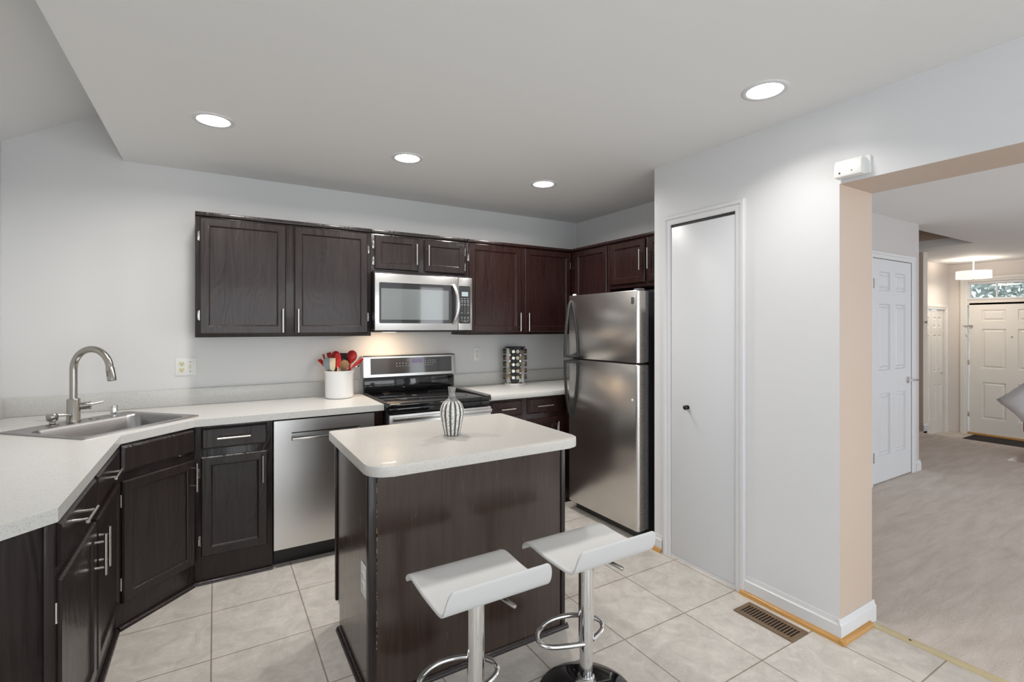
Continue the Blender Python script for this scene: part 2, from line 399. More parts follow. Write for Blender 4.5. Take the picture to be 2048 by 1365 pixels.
# ceilings
struct('ceiling', MB().box(-.484, 3.17, YR, YB, CE, CE+.1).box(3.17, 6.05, YR, 4.6, CE, CE+.1).box(6.05, 7.96, YR, 2.24, CE, CE+.1).box(7.96, 10.7, YR, 4.6, CE, CE+.1), M['ceil'], 'flat white ceiling')
v = MB(); v.prism([(XL-.1, 2.48-.058), (1.0, 2.48+2.03*.58), (1.0, 2.6+2.03*.58), (XL-.1, 2.6-.058)], YR, YB, axis='y')
struct('ceiling_vault', v, M['ceil'], 'sloped ceiling above the sink')
struct('wall_fascia', MB().box(-.484, -.38, YR, YB, CE+.1, 2.98), M['wall'], 'upright edge of the flat ceiling')
# hall
struct('wall_hall', MB().box(XJ, 5.03, 2.12, 2.26, 0, CE).box(5.90, 6.05, 2.12, 2.26, 0, CE).box(5.03, 5.90, 2.12, 2.26, 2.08, CE), M['hallwall'], 'grey wall with the closet door')
struct('wall_stair', MB().box(6.05, 6.1, 2.26, 4.6, 0, 3.7).box(6.05, 7.96, 4.5, 4.6, 0, 3.7).box(7.96, 8.02, 2.24, 4.6, CE+.1, 3.7).box(6.05, 7.96, 2.18, 2.24, CE+.1, 3.7).box(6.0, 8.0, 2.2, 4.6, 3.7, 3.8).box(7.96, 8.33, 4.5, 4.6, 0, CE), M['beige'], 'beige walls of the stairwell')
se = MB(); se.box(8.33, 8.47, 2.87, 4.6, -.3, CE)
for f in se.bm.faces:
    if f.calc_center_median().x < 8.34: f.material_index = 1
struct('wall_stair_end', se, [M['foyer'], M['beige']], 'end of the wall between stairs and foyer', smooth=0)
fw = MB(); fw.box(8.47, 9.35, 3.26, 3.36, -.3, CE).box(10.30, 10.6, 3.26, 3.36, -.3, CE).box(9.35, 10.30, 3.26, 3.36, 1.72, CE)
struct('wall_foyer', fw, M['foyer'], 'foyer wall with bifold closet')
fr = MB(); fr.box(10.5, 10.6, 3.04, 3.36, -.3, CE).box(10.5, 10.6, 1.70, 3.04, 2.15, CE).box(10.5, 10.6, 1.70, 3.04, 1.79, 1.87).box(10.5, 10.6, YR, 1.70, -.3, CE)
struct('wall_front', fr, M['foyer'], 'foyer wall with the front door')
# baseboards
def baseboard(name, x0, x1, y0, y1, side, h=.10, t=.014, z=0, m=None, lab='white baseboard'):
    b = MB()
    if side == 'x-':
        b.prism([(x0-t, z), (x0, z), (x0, z+h), (x0-t*.35, z+h), (x0-t*.6, z+h*.80), (x0-t, z+h*.74)], y0, y1, axis='y')
    else:
        b.prism([(y0-t, z), (y0, z), (y0, z+h), (y0-t*.35, z+h), (y0-t*.6, z+h*.80), (y0-t, z+h*.74)], x0, x1, axis='x')
    return struct(name, b, M['trim'], lab, smooth=20)
baseboard('baseboard_right', XP, XP, 1.1532, 1.630, 'x-', lab='white baseboard of the pantry wall')
baseboard('baseboard_alcove', XP, XP, 2.188, 2.26, 'x-', lab='white baseboard left of the pantry door')
baseboard('baseboard_jamb', XP-.0142, XJ+.012, 1.153, 1.153, 'y-', lab='white baseboard across the wall end')
baseboard('baseboard_hall', 5.96, 6.07, 2.12, 2.12, 'y-', lab='white baseboard beside the closet door')
baseboard('baseboard_stair', 8.32, 8.48, 2.87, 2.87, 'y-', lab='white baseboard at the stair wall end')
def quarter(pts_axis, a0, a1, cx, cz=0, r=.019, sgn=-1):
    pr = [(cx, cz)]+[(cx+sgn*r*math.cos(t*math.pi/12), cz+r*1.15*math.sin(t*math.pi/12)) for t in range(7)]
    return MB().prism(pr, a0, a1, axis=pts_axis)
struct('trim_shoe', quarter('y', 1.118, 1.637, XP-.014), M['oak'], 'golden oak shoe moulding along the pantry wall', cat='trim')
struct('trim_shoe_end', quarter('x', XP-.034, 2.70, 1.139), M['oakx'], 'golden oak shoe moulding across the wall end', cat='trim')
struct('trim_shoe_alcove', quarter('y', 2.188, 2.262, XP-.014), M['oak'], 'golden oak shoe moulding left of the pantry door', cat='trim')

# casings: stepped trim around an opening, local frame: x along wall, front -y
def casing(mb, x0, x1, z0, z1, w=.058, t=.018):
    def prof(d):  # distance from opening -> thickness
        return
    stp = [(0, .0), (0, -t*.45), (.006, -t*.6), (.030, -t*.62), (.036, -t), (w-.006, -t), (w, -t*.6), (w, 0)]
    rows = []
    for d, y in stp:
        rows.append([(x0-d, y, z0), (x0-d, y, z1+d), (x1+d, y, z1+d), (x1+d, y, z0)])
    V = [[mb.bm.verts.new(p) for p in r] for r in rows]
    for a, b in zip(V, V[1:]):
        for j in range(3): mb.bm.faces.new((a[j], a[j+1], b[j+1], b[j]))
    for j in (0, 3):
        mb.bm.faces.new([r[j] for r in V])
    for j in range(3): mb.bm.faces.new((V[0][j], V[0][j+1], V[-1][j+1], V[-1][j]))
    return mb

# pantry door (facing -x)
d1 = thing('door_1', 'flat white pantry door with a small dark knob', 'door', (XP, 2.122, 0), -90, kind='structure')
MB().box(.003, .443, -.004, .0005, .022, 2.055, .0015).build('door_leaf', M['door'], d1)
MB().box(-.001, .447, -.0015, .0005, 2.055, 2.072).build('top_gap', M['black'], d1)
casing(MB(), 0, .447, 0, 2.072).build('door_casing', M['trim'], d1, smooth=20)
kb = MB().lathe([(0, .032), (.009, .031), (.0145, .026), (.0145, .020), (.008, .014), (.006, .006), (.013, .004), (.013, 0)], 20, M=Matrix.Translation((.128, -.004, .951)) @ Matrix.Rotation(R(90), 4, 'X'))
kb.build('knob', mat('dark_bronze_knob', (.05, .04, .03), .3, .8), d1)

def six_panel(mb, w, h, t=.035, stile=.11, mid=.10, rows=None, deep=.009):
    """slab from (0,0,0) to (w, t, h), front y=0 with raised panels"""
    rows = rows or [(.115*h, .395*h), (.50*h, .80*h), (.86*h, .945*h)]
    cw = (w-2*stile-mid)/2
    xs = [0, stile, stile+cw, stile+cw+mid, w-stile, w]
    zs = [0]
    for a, b in rows: zs += [a, b]
    zs.append(h)
    for i in range(5):
        for j in range(len(zs)-1):
            x0, x1, z0, z1 = xs[i], xs[i+1], zs[j], zs[j+1]
            if i in (1, 3) and j % 2 == 1:
                mb.rings(x0, x1, z0, z1, [(0, 0), (.010, deep), (.022, deep), (.042, .002)], back=False)
            else:
                mb._mark([mb.bm.faces.new([mb.bm.verts.new(p) for p in ((x0, 0, z0), (x1, 0, z0), (x1, 0, z1), (x0, 0, z1))])])
    b = [mb.bm.verts.new(p) for p in ((0, 0, 0), (w, 0, 0), (w, 0, h), (0, 0, h), (0, t, 0), (w, t, 0), (w, t, h), (0, t, h))]
    for f in ((0, 4, 5, 1), (1, 5, 6, 2), (2, 6, 7, 3), (3, 7, 4, 0), (4, 7, 6, 5)): mb.bm.faces.new([b[i] for i in f])
    bmesh.ops.remove_doubles(mb.bm, verts=mb.bm.verts, dist=1e-5)
    return mb
# hall closet door
d2 = thing('door_2', 'white six panel closet door in the hallway', 'door', (5.075, 2.12, 0), 0, kind='structure')
six_panel(MB(), .78, 2.045, deep=.020, stile=.115, mid=.105).build('door_leaf', M['door'], d2, loc=(.0, -.004, .012), smooth=20)
casing(MB(), -.012, .792, 0, 2.065, .062, .022).build('door_casing', M['trim'], d2, smooth=20)
hb = MB()
hb.lathe([(.033, 0), (.033, .008), (.012, .012), (.012, .05)], 20, M=Matrix.Translation((.70, -.005, .92)) @ Matrix.Rotation(R(90), 4, 'X'))
hb.tube([(.70, -.052, .92), (.76, -.054, .92), (.82, -.05, .92)], .009, 10)
hb.build('door_handle', M['chrome'], d2)
for z in (.25, 1.83): MB().box(-.008, .012, -.012, .002, z-.045, z+.045, .002).build('hinge', M['nickel'], d2)

# foyer front door, transom, bifold
d3 = thing('door_3', 'cream six panel front door at the end of the foyer', 'door', (10.5, 3.03, -.3), -90, kind='structure')
six_panel(MB(), 1.0, 2.09, .06, stile=.15, mid=.13, deep=.016).build('door_leaf', M['cream'], d3, smooth=20, loc=(.02, .0, .03))
casing(MB(), 0, 1.33, 0, 2.46, .09, .03).build('door_casing', M['cream'], d3, smooth=20)
MB().box(-.0, 1.33, -.02, .05, 0, .03, .004).build('threshold', M['oak'], d3)
ch = MB(); ch.box(-.05, .07, -.035, -.012, 1.74, 1.765, .003); ch.lathe([(.012, 0), (.012, .02)], 12, (0.0, -.03, 1.60)); ch.build('chain_lock', M['nickel'], d3)
for z in (.28, 1.12): MB().box(.0, .022, -.014, .0, z, z+.08, .003).build('hinge', M['nickel'], d3)
MB().lathe([(.011, 0), (.011, .006)], 14, M=Matrix.Translation((.52, 0.0, 1.58)) @ Matrix.Rotation(R(90), 4, 'X')).build('peephole', M['nickel'], d3)
w4 = thing('window_4', 'white three pane transom window above the front door', 'window', (10.5, 3.03, 1.87), -90, kind='structure')
t4 = MB(); t4.box(0, 1.33, -.012, .06, 0, .03, .003).box(0, 1.33, -.012, .06, .25, .285, .003).box(0, .03, -.012, .06, .03, .25).box(1.30, 1.33, -.012, .06, .03, .25)
for x in (.345, .665, .985): t4.box(x-.007, x+.007, .0, .05, .03, .25)
t4.build('window_frame', M['trim'], w4)
MB().box(.03, 1.30, .02, .024, .03, .25).build('pane', M['glass'], w4)
d4 = thing('door_4', 'white bifold closet door in the foyer', 'door', (9.35, 3.26, -.3), 0, kind='structure')
for k in range(2): six_panel(MB(), .465, 1.985, .03, stile=.07, mid=.06, deep=.012).build('door_leaf', M['cream'], d4, loc=(.005+k*.47, .02, .015), smooth=20)
casing(MB(), 0, .95, 0, 2.02, .075, .025).build('door_casing', M['cream'], d4, smooth=20)
MB().lathe([(0, .025), (.012, .02), (.012, .01), (.006, 0)], 14, M=Matrix.Translation((.84, .02, .98)) @ Matrix.Rotation(R(90), 4, 'X')).build('knob', M['nickel'], d4)

# glazed openings behind the viewer
def glazing(name, label, loc, rz, w, h, nx, nz, t=.05):
    o = thing(name, label, 'window', loc, rz, kind='structure')
    f = MB(); f.box(0, w, 0, .08, 0, t).box(0, w, 0, .08, h-t, h).box(0, t, 0, .08, t, h-t).box(w-t, w, 0, .08, t, h-t)
    for k in range(1, nx): f.box(w*k/nx-t/2, w*k/nx+t/2, .01, .07, t, h-t)
    for k in range(1, nz): f.box(t, w-t, .01, .07, h*k/nz-.02, h*k/nz+.02)
    f.build('window_frame', M['trim'], o)
    MB().box(t, w-t, .04, .044, t, h-t).build('pane', M['glass'], o)
    return o
glazing('window_1', 'glazed patio door behind the viewer', (2.35, YR, .0), 180, 2.70, 2.12, 3, 1)
glazing('window_2', 'window in the left wall', (XL, -1.7, .5), 90, 1.90, 1.90, 2, 2)
glazing('window_3', 'wide window of the living room', (7.65, YR, .3), 180, 4.10, 1.98, 4, 1)

# ------------------------------------------------------------------ cabinets
def bar_pull(cx, cz, L=.155, axis='z', y0=-.019):
    b = MB(); yb = y0-.030
    if axis == 'z':
        b.tube([(cx, yb, cz-L/2), (cx, yb, cz+L/2)], .0058, 12)
        for s in (-1, 1): b.tube([(cx, y0+.001, cz+s*L*.31), (cx, yb, cz+s*L*.31)], .0045, 8)
    else:
        b.tube([(cx-L/2, yb, cz), (cx+L/2, yb, cz)], .0058, 12)
        for s in (-1, 1): b.tube([(cx+s*L*.31, y0+.001, cz), (cx+s*L*.31, yb, cz)], .0045, 8)
    return b
DOOR = [(0, -.0005), (0, -.012), (.006, -.019), (.046, -.019), (.050, -.016), (.053, -.010), (.056, -.009)]
SLAB = [(0, -.0005), (0, -.011), (.004, -.013), (.011, -.019)]
def cabinet(name, label, loc, rz, w, h, d, doors=(), drawers=(), wood='wood', group=None, crown=False, top=True, shoe=False, cat='cabinet', right_side=True, left_side=True):
    o = thing(name, label, cat, loc, rz, group)
    m = M[wood]; t = .018
    b = MB(); b.box(0, w, 0, t, 0, h, .001)
    if left_side: b.box(0, t, t, d, 0, h)
    if right_side: b.box(w-t, w, t, d, 0, h)
    b.box(t, w-t, d-.008, d, 0, h).box(t, w-t, t, d-.008, .02, .02+t)
    if top: b.box(t, w-t, t, d-.008, h-t, h)
    b.build('carcass', m, o)
    if crown: MB().box(.0005, w-.0005, -.016, .004, h-.020, h+.003, .003).build('crown_strip', m, o)
    if shoe: quarter('x', shoe if shoe is not True else 0, w-(shoe if shoe is not True else 0), -.001, 0, .016).build('shoe_molding', m, o)
    for (x0, x1, z0, z1, hs, hx, hz) in doors:
        dd = MB().rings(x0, x1, z0, z1, DOOR).build('door', m, o, smooth=15)
        if hx is not None: bar_pull(hx, hz).build('handle', M['nickel'], dd)
        if hs:
            L = z1-z0
            for q in ((.16, .84) if L > .4 else (.24, .72)):
                zc = z0+L*q; s = -1 if hs == 'l' else 1
                xe = x0 if hs == 'l' else x1
                hb = MB(); hb.box(min(xe, xe+s*.012), max(xe, xe+s*.012), -.0045, -.0003, zc-.026, zc+.026, .001)
                hb.tube([(xe+s*.003, -.007, zc-.030), (xe+s*.003, -.007, zc+.030)], .0042, 8)
                hb.build('hinge', M['chrome'], dd)
    for (x0, x1, z0, z1, hx, hl) in drawers:
        dd = MB().rings(x0, x1, z0, z1, SLAB).build('drawer', m, o, smooth=15)
        if hx is not None: bar_pull(hx, (z0+z1)/2, hl, 'x').build('handle', M['nickel'], dd)
    return o

UY, UB = 3.545, 1.372     # face of wall cabinets, their underside
UD = YB-UY-.002
G1 = 'wall cabinets above the counters'
zb = UB
cabinet('wall_cabinet', 'wide dark two-door wall cabinet left of the microwave', (-.105, UY, zb), 0, 1.061, .762, UD,
        [(.025, .503, .021, .731, 'l', .482, .105), (.553, 1.036, .021, .731, 'r', .575, .105)], group=G1, crown=True)
cabinet('wall_cabinet', 'short dark two-door wall cabinet directly above the microwave', (.957, UY, 1.83), 0, .762, .304, UD,
        [(.023, .351, .022, .268, 'l', .330, .145), (.401, .738, .022, .268, 'r', .424, .145)], group=G1, crown=True)
cabinet('wall_cabinet', 'tall reddish dark two-door wall cabinet right of the microwave', (1.720, UY, zb), 0, 1.044, .762, UD,
        [(.015, .498, .021, .731, 'l', .478, .105), (.541, 1.025, .021, .731, 'r', .562, .105)], wood='woodr', group=G1, crown=True)
UX = 2.765; UDX = 3.07-UX-.002
cabinet('wall_cabinet', 'dark single-door wall cabinet in the corner left of the fridge top', (UX, UY-.002, zb), -90, .511, .762, UDX,
        [(.070, .487, .021, .731, 'l', None, None)], wood='woodr', group=G1, crown=True)
cabinet('wall_cabinet', 'short dark two-door wall cabinet over the refrigerator', (UX, 3.030, 1.742), -90, .764, .392, UDX,
        [(.020, .392, .028, .360, 'l', .366, .20), (.424, .745, .028, .360, 'r', .448, .20)], wood='woodr', group=G1, crown=True)
MB().box(UX+.002, 3.068, 3.546, YB-.002, UB, UB+.762).build('corner_filler', M['woodr'])
tag(bpy.data.objects['corner_filler'], 'dark filler in the corner where the wall cabinets meet', 'cabinet')

# base cabinets
CT, CB = .925, .885
FY = 3.24; FX = -.40
BD = YB-FY-.002
G2 = 'base cabinets under the counters'
cabinet('base_cabinet', 'dark base cabinet with one drawer and one door left of the dishwasher', (-.098, FY, 0), 0, .390, CB, BD,
        [(.030, .362, .156, .711, 'l', .335, .61)], [(.030, .362, .752, .872, .19, .165)], group=G2, top=False, shoe=True)
DL = math.hypot(.302, .302)
sc = cabinet('base_cabinet', 'dark diagonal corner cabinet under the sink', (-.40, 2.936, 0), 45, DL, CB, .55,
        [(.022, DL-.012, .125, .705, 'l', DL-.030, .615)], [(.018, DL-.014, .745, .872, None, 0)], group=G2, top=False, shoe=.012, right_side=False, left_side=False)
cabinet('base_cabinet', 'dark two-drawer base cabinet on the left by the angled panel', (FX, 1.872, 0), 90, 1.062, CB, .625,
        [(.022, .520, .125, .705, 'l', .492, .585), (.546, 1.045, .125, .705, 'r', .572, .585)],
        [(.018, .520, .745, .872, .27, .155), (.546, 1.045, .745, .872, .795, .155)], group=G2, top=False, shoe=True)
cabinet('base_cabinet', 'dark two-drawer base cabinet between range and refrigerator', (1.725, FY, 0), 0, 1.34, CB, BD,
        [(.035, .310, .156, .711, 'l', .285, .61), (.366, .657, .156, .711, 'r', .640, .60)],
        [(.035, .310, .752, .872, .172, .125), (.366, .657, .752, .872, .512, .155)], wood='woodr', group=G2, top=False, shoe=True)
# end panel at 45 degrees
ep = thing('end_panel', 'plain dark angled panel closing the counter end at far left', 'panel', (-.402, 1.868, 0), 225)
MB().box(0, .86, .0, .018, 0, CB, .001).build('board', M['wood'], ep)
MB().box(0, .028, .018, .024, 0, CB-.002, .001).build('edge_strip', M['wood'], ep)
MB().box(.892, .952, FY-.004, FY+.3, 0, CB).build('filler_strip', M['woodr'])
tag(bpy.data.objects['filler_strip'], 'narrow dark wood strip between dishwasher and range', 'panel')

# ------------------------------------------------------------------ worktops
ct = thing('countertop', 'off-white speckled L-shaped countertop around the corner sink', 'countertop')
outer = [(-1.028, 3.848), (-1.028, 1.222), (-.38, 1.852), (-.38, 2.925), (-.095, 3.21), (.953, 3.21), (.953, 3.848)]
SC = Vector((-.483, 3.31)); a2 = Vector((.7071, .7071)); b2 = Vector((-.7071, .7071))
def sk(x, y): return SC + a2*x + b2*y
hole = [sk(*p) for p in ((-.288, -.244), (.288, -.244), (.288, .244), (-.288, .244))]
mb = MB()
polys = [[Vector((p[0], p[1], 0)) for p in outer], [Vector((p.x, p.y, 0)) for p in hole]]
flat = polys[0]+polys[1]
up = [mb.bm.verts.new((p.x, p.y, CT)) for p in flat]; dn = [mb.bm.verts.new((p.x, p.y, CB+.0005)) for p in flat]
for t in tessellate_polygon(polys):
    mb.bm.faces.new([up[i] for i in t]); mb.bm.faces.new([dn[i] for i in t][::-1])
n = len(outer)
for L, o0 in ((n, 0), (4, n)):
    for i in range(L):
        i2 = (i+1) % L
        mb.bm.faces.new((up[o0+i], up[o0+i2], dn[o0+i2], dn[o0+i]))
mb.build('slab', M['quartz'], ct, smooth=0)
MB().box(-1.028, .945, 3.832, 3.848, CT+.0005, 1.033, .002).build('backsplash', M['quartz'], ct)
MB().box(-1.028, -1.012, 1.30, 3.832, CT+.0005, 1.033, .002).build('backsplash', M['quartz'], ct)
c2 = thing('countertop', 'short off-white countertop between range and refrigerator', 'countertop')
MB().box(1.724, 3.066, 3.21, 3.848, CB+.0005, CT, .003).build('slab', M['quartz'], c2)
MB().box(1.735, 3.05, 3.832, 3.848, CT+.0005, 1.033, .002).build('backsplash', M['quartz'], c2)

# ------------------------------------------------------------------ sink and taps
so = thing('sink', 'stainless steel corner sink set diagonally in the counter', 'sink', (SC.x, SC.y, CT), 45)
mb = MB()
def rrect(x0, x1, y0, y1, r, z, n=6):
    out = []
    for cx, cy, a0 in ((x1-r, y0+r, -90), (x1-r, y1-r, 0), (x0+r, y1-r, 90), (x0+r, y0+r, 180)):
        for k in range(n+1): out.append((cx+r*math.cos(R(a0+90*k/n)), cy+r*math.sin(R(a0+90*k/n)), z))
    return out
loops = [rrect(-.312, .312, -.268, .268, .015, .0008), rrect(-.310, .310, -.266, .266, .015, .006), rrect(-.302, .302, -.258, .258, .015, .007),
         rrect(-.272, .272, -.228, .150, .06, .0045), rrect(-.264, .264, -.220, .142, .055, -.008), rrect(-.250, .250, -.206, .128, .05, -.155), rrect(-.21, .21, -.166, .088, .04, -.172)]
prev = None
for lp in loops:
    L = [mb.bm.verts.new(p) for p in lp]
    if prev:
        for j in range(len(L)): mb.bm.faces.new((prev[j], prev[(j+1) % len(L)], L[(j+1) % len(L)], L[j]))
    prev = L
mb.bm.faces.new(prev)
mb.build('basin', M['sink'], so, smooth=40)
MB().lathe([(.045, .0), (.045, .003), (.03, .002), (0, .001)], 20, (0, -.04, -.171)).build('drain', M['chrome'], so)

fa = thing('faucet', 'tall brushed nickel gooseneck faucet behind the sink', 'faucet', (-.650, 3.470, CT+.0055))
MB().lathe([(.031, 0), (.031, .006), (.0295, .009), (.0285, .118), (.026, .122), (0, .122)], 28).build('body', M['faucet'], fa)
dv = Vector((.8, -.6, 0)); RA = .107
pts = [(0, 0, .115), (0, 0, .27)]
for k in range(0, 17):
    a = math.pi*k/16*.97; q = dv*(RA-RA*math.cos(a)); pts.append((q.x, q.y, .28+RA*math.sin(a)))
sp = MB().tube(pts, .0172, 16).build('spout', M['faucet'], fa, smooth=60)
e = Vector(pts[-1]); dn_ = (e-Vector(pts[-2])).normalized()
MB().tube([e-dn_*.004, e+dn_*.004, e+dn_*.006, e+dn_*.07, e+dn_*.072], [.0172, .018, .0195, .0205, .018], 18).build('spray_head', M['faucet'], fa, smooth=50)
pb = e+dn_*.03 + Vector((-.6, -.8, 0))*.016
MB().box(pb.x-.006, pb.x+.006, pb.y-.006, pb.y+.006, pb.z-.016, pb.z+.014, .003).build('spray_button', M['grey'], fa)
hx = Vector((.80, .30, 0)).normalized()
h0 = Vector((0, 0, .078))
MB().tube([h0+hx*.02, h0+hx*.055, h0+hx*.056, h0+hx*.060, h0+hx*.062, h0+hx*.072], [.0195, .0195, .0175, .0175, .0205, .0205], 16).build('valve', M['faucet'], fa, smooth=50)
MB().tube([h0+hx*.070+Vector((0, 0, .004)), h0+hx*.125+Vector((0, 0, .012))], [.006, .0052], 10).build('lever', M['faucet'], fa)
q = sk(-.11, .222)
sd = thing('soap_dispenser', 'squat nickel soap dispenser left of the faucet', 'soap dispenser', (q.x, q.y, CT+.0055))
MB().lathe([(.026, 0), (.026, .004), (.014, .008), (.011, .018), (.020, .022), (.0245, .030), (.0245, .050), (.020, .058), (0, .060)], 24).build('pump', M['faucet'], sd)
MB().tube([(.015, .006, .048), (.06, .02, .044), (.066, .022, .040)], [.007, .0055, .005], 10).build('nozzle', M['faucet'], sd)
q = sk(.195, .215)
MB().lathe([(.024, 0), (.024, .004), (.0205, .006), (.0205, .052), (.018, .058), (.008, .060), (0, .060)], 24).build('air_gap', M['chrome'], loc=(q.x, q.y, CT+.0055))
tag(bpy.data.objects['air_gap'], 'small chrome cylinder cap on the sink rim right of the faucet', 'air gap')
q = sk(.085, .215)
MB().lathe([(.022, 0), (.022, .003), (.016, .005), (0, .0055)], 20).build('hole_cover', M['faucet'], loc=(q.x, q.y, CT+.0055))
tag(bpy.data.objects['hole_cover'], 'flat round cover on the sink rim between faucet and chrome cap', 'sink cover')

# ------------------------------------------------------------------ dishwasher
dw = thing('dishwasher', 'stainless steel dishwasher under the left counter', 'dishwasher', (.297, 3.214, 0))
mb = MB(); mb.box(0, .592, .056, .60, .11, .870)
mb.build('tub', M['black'], dw)
mb = MB()
x0, x1, z0, z1 = .096, .500, .752, .802
F = .0; T = .054
for (a, b, c, d_) in ((0, x0, .110, .876), (x1, .592, .110, .876), (x0, x1, .110, z0), (x0, x1, z1, .876)):
    mb.box(a, b, F, T, c, d_)
mb.box(x0, x1, .048, T, z0, z1)
mb.prism([(.001, z0), (.048, z0+.012), (.048, z0)], x0, x1, axis='x')
mb.build('door', M['steel'], dw, smooth=0)
MB().box(x0+.004, x1-.004, -.001, .004, z0-.001, z0+.014, .002).build('handle_lip', M['nickel'], dw)
MB().box(x0+.002, x1-.002, .001, .046, z1-.007, z1-.0005).build('handle_recess_shade', M['black'], dw)  # black strip standing in for the shade under the recess's top edge
MB().box(0.005, .587, .07, .085, .0, .108).build('toe_kick', M['black'], dw)

# ------------------------------------------------------------------ range
rg = thing('range', 'stainless electric range with black glass cooktop', 'stove', (.958, 3.15, 0))
W = .760
MB().box(0, W, .03, .66, .02, .905).build('body', M['black'], rg)
mb = MB(); mb.box(-.001, W+.001, -.012, .63, .905, .932, .006); mb.build('cooktop', M['blackgl'], rg)
mb = MB(); mb.box(.716, W+.001, -.010, .60, .9325, .944, .006); mb.build('side_trim', M['grey'], rg)
mb = MB(); mb.box(0.0, .012, -.010, .60, .9325, .938, .002); mb.build('side_trim', M['dgrey'], rg)
MB().box(.012, W-.012, -.014, .03, .870, .904, .004).build('vent_strip', M['blackgl'], rg)
od = MB().box(.006, W-.006, -.020, .03, .20, .862, .005).build('oven_door', M['steel'], rg)
MB().box(.11, W-.11, -.022, -.0195, .32, .70, .001).build('oven_window', M['blackgl'], od)
mb = MB(); mb.box(.02, W-.02, -.062, -.047, .824, .852, .004)
for x in (.04, W-.06): mb.box(x, x+.02, -.048, -.019, .828, .848)
mb.build('oven_handle', M['steel'], od)
dr = MB().box(.006, W-.006, -.018, .03, .045, .19, .004).build('drawer', M['steel'], rg)
for x in (.03, W-.03):
    for y in (.05, .60): MB().lathe([(.018, 0), (.018, .022)], 12, (x, y, 0)).build('foot', M['black'], rg)
# burner rings on the glass
for cx, cy, rr in ((.19, .17, .10), (.56, .17, .085), (.19, .45, .075), (.56, .45, .10)):
    MB().lathe([(rr, 0), (rr, .0004), (rr-.004, .0004), (rr-.004, 0)], 40, (cx, cy, .9325), cap=False).build('burner_ring', M['dgrey'], rg)
# backguard: control panel in a steel frame over a black riser
mb = MB(); mb.box(.012, W-.012, .628, .675, .932, 1.035, .003); mb.build('riser', M['blackgl'], rg)
mb = MB(); mb.box(.02, W-.02, .632, .68, 1.034, 1.056); mb.build('riser_gap', M['black'], rg)
prof = [(.610, 1.050), (.622, 1.205), (.632, 1.214), (.692, 1.214), (.692, 1.045)]
cp = MB().prism(prof, 0, W, .005, 2, axis='x').build('control_panel', M['steel'], rg)
def on_panel(z): return .610+(z-1.050)/.155*.012
mb = MB(); mb.prism([(on_panel(1.070)-.0015, 1.070), (on_panel(1.193)-.0015, 1.193), (on_panel(1.193)+.003, 1.193), (on_panel(1.070)+.003, 1.070)], .055, W-.035, axis='x')
mb.mi = 1
random.seed(3)
for r_, (z, xs) in enumerate(((1.150, (.26, .285, .31, .335)), (1.128, (.26, .285, .31, .335, .36)), (1.172, (.35, .375)), (1.165, (.50, .52, .54, .56, .58)), (1.148, (.50, .52, .54, .56, .58)), (1.131, (.50, .52, .54, .56)), (1.125, (.43,)))):
    for x in xs: mb.box(x-.005, x+.005, on_panel(z)-.0025, on_panel(z)-.001, z-.002, z+.002)
mb.build('control_glass', [mat('smoked_panel', (.055, .055, .058), .07, coat=.3), M['mark']], cp)
MB().box(.385, .47, on_panel(1.165)-.0028, on_panel(1.165)-.0008, 1.145, 1.183).build('clock_display', mat('violet_display', (.03, .012, .045), .1, emit=(.22, .10, .38), es=.25), cp)

# ------------------------------------------------------------------ microwave
mw = thing('microwave', 'stainless over-the-range microwave with black glass door', 'microwave', (.957, 3.445, 1.410))
MB().box(.002, .760, .030, .398, .010, .418, .003).build('case', M['black'], mw)
dm = MB(); dm.box(.0, .640, 0, .030, .0, .405, .004)
dm = dm.build('door', M['steel'], mw)
mb = MB(); mb.prism(rr2 := [(p[0], p[1]) for p in rrect(.030, .622, .052, .342, .010, 0)], -.0015, .004, axis='y'); mb.build('door_glass', mat('tinted_glass', (.03, .031, .033), .05, coat=.5), dm)
mb = MB(); mb.prism([(p[0], p[1]) for p in rrect(.044, .560, .078, .300, .004, 0)], -.0022, -.0012, axis='y'); mb.build('window', mat('mesh_window', (.16, .175, .175), .08, coat=.5), dm)
pts = [(.596+.026*math.sin(math.pi*k/14), -.010-.042*math.sin(math.pi*k/14)**.7, .048+.30*k/14) for k in range(15)]
MB().tube(pts, .01, 12, flat=(.0145, .0075, (1, 0, 0))).build('handle', M['steel'], dm, smooth=60)
cpn = MB().box(.642, .760, 0, .030, .0, .405, .004).build('control_panel', M['steel'], mw)
mb = MB(); mb.prism([(p[0], p[1]) for p in rrect(.644, .742, .052, .342, .010, 0)], -.0015, .004, axis='y'); mb.mi = 1; keys = mb
MB().box(.668, .722, -.0024, -.001, .262, .296).build('display', M['display'], cpn)
mb = keys
for r_, z in enumerate((.244, .228, .213, .197)):
    for x in (.670, .695, .722): mb.box(x-.007, x+.007, -.0022, -.001, z-.0015-(.002 if r_ in (1, 3) else 0), z+.0015)
for r_, row in enumerate(('123', '456', '789')):
    for c_, s_ in enumerate(row): mb.text(s_, .011, (.670, .695, .722)[c_], -.0017, .176-.0155*r_)
mb.text('0', .011, .695, -.0017, .129)
for x in (.670, .722): mb.box(x-.007, x+.007, -.0022, -.001, .131, .135)
for z in (.101, .093, .078):
    for x in (.670, .695, .722): mb.box(x-.005, x+.005, -.0022, -.001, z-.0018, z+.0018)
mb.box(.680, .716, -.0022, -.001, .066, .069)
mb.build('keypad', [M['dgrey'], M['mark']], cpn)
MB().box(.004, .756, .012, .395, -.012, .0005, .003).build('underside', M['dgrey'], mw)
MB().box(.10, .20, .15, .21, -.014, -.0125).build('lamp_lens', M['lamp'], mw)
lo = area('cooktop_lamp', (1.12, 3.63, 1.392), (R(8), 0, 0), .10, .06, 1.7, (1.0, .70, .42)); lo.parent = None

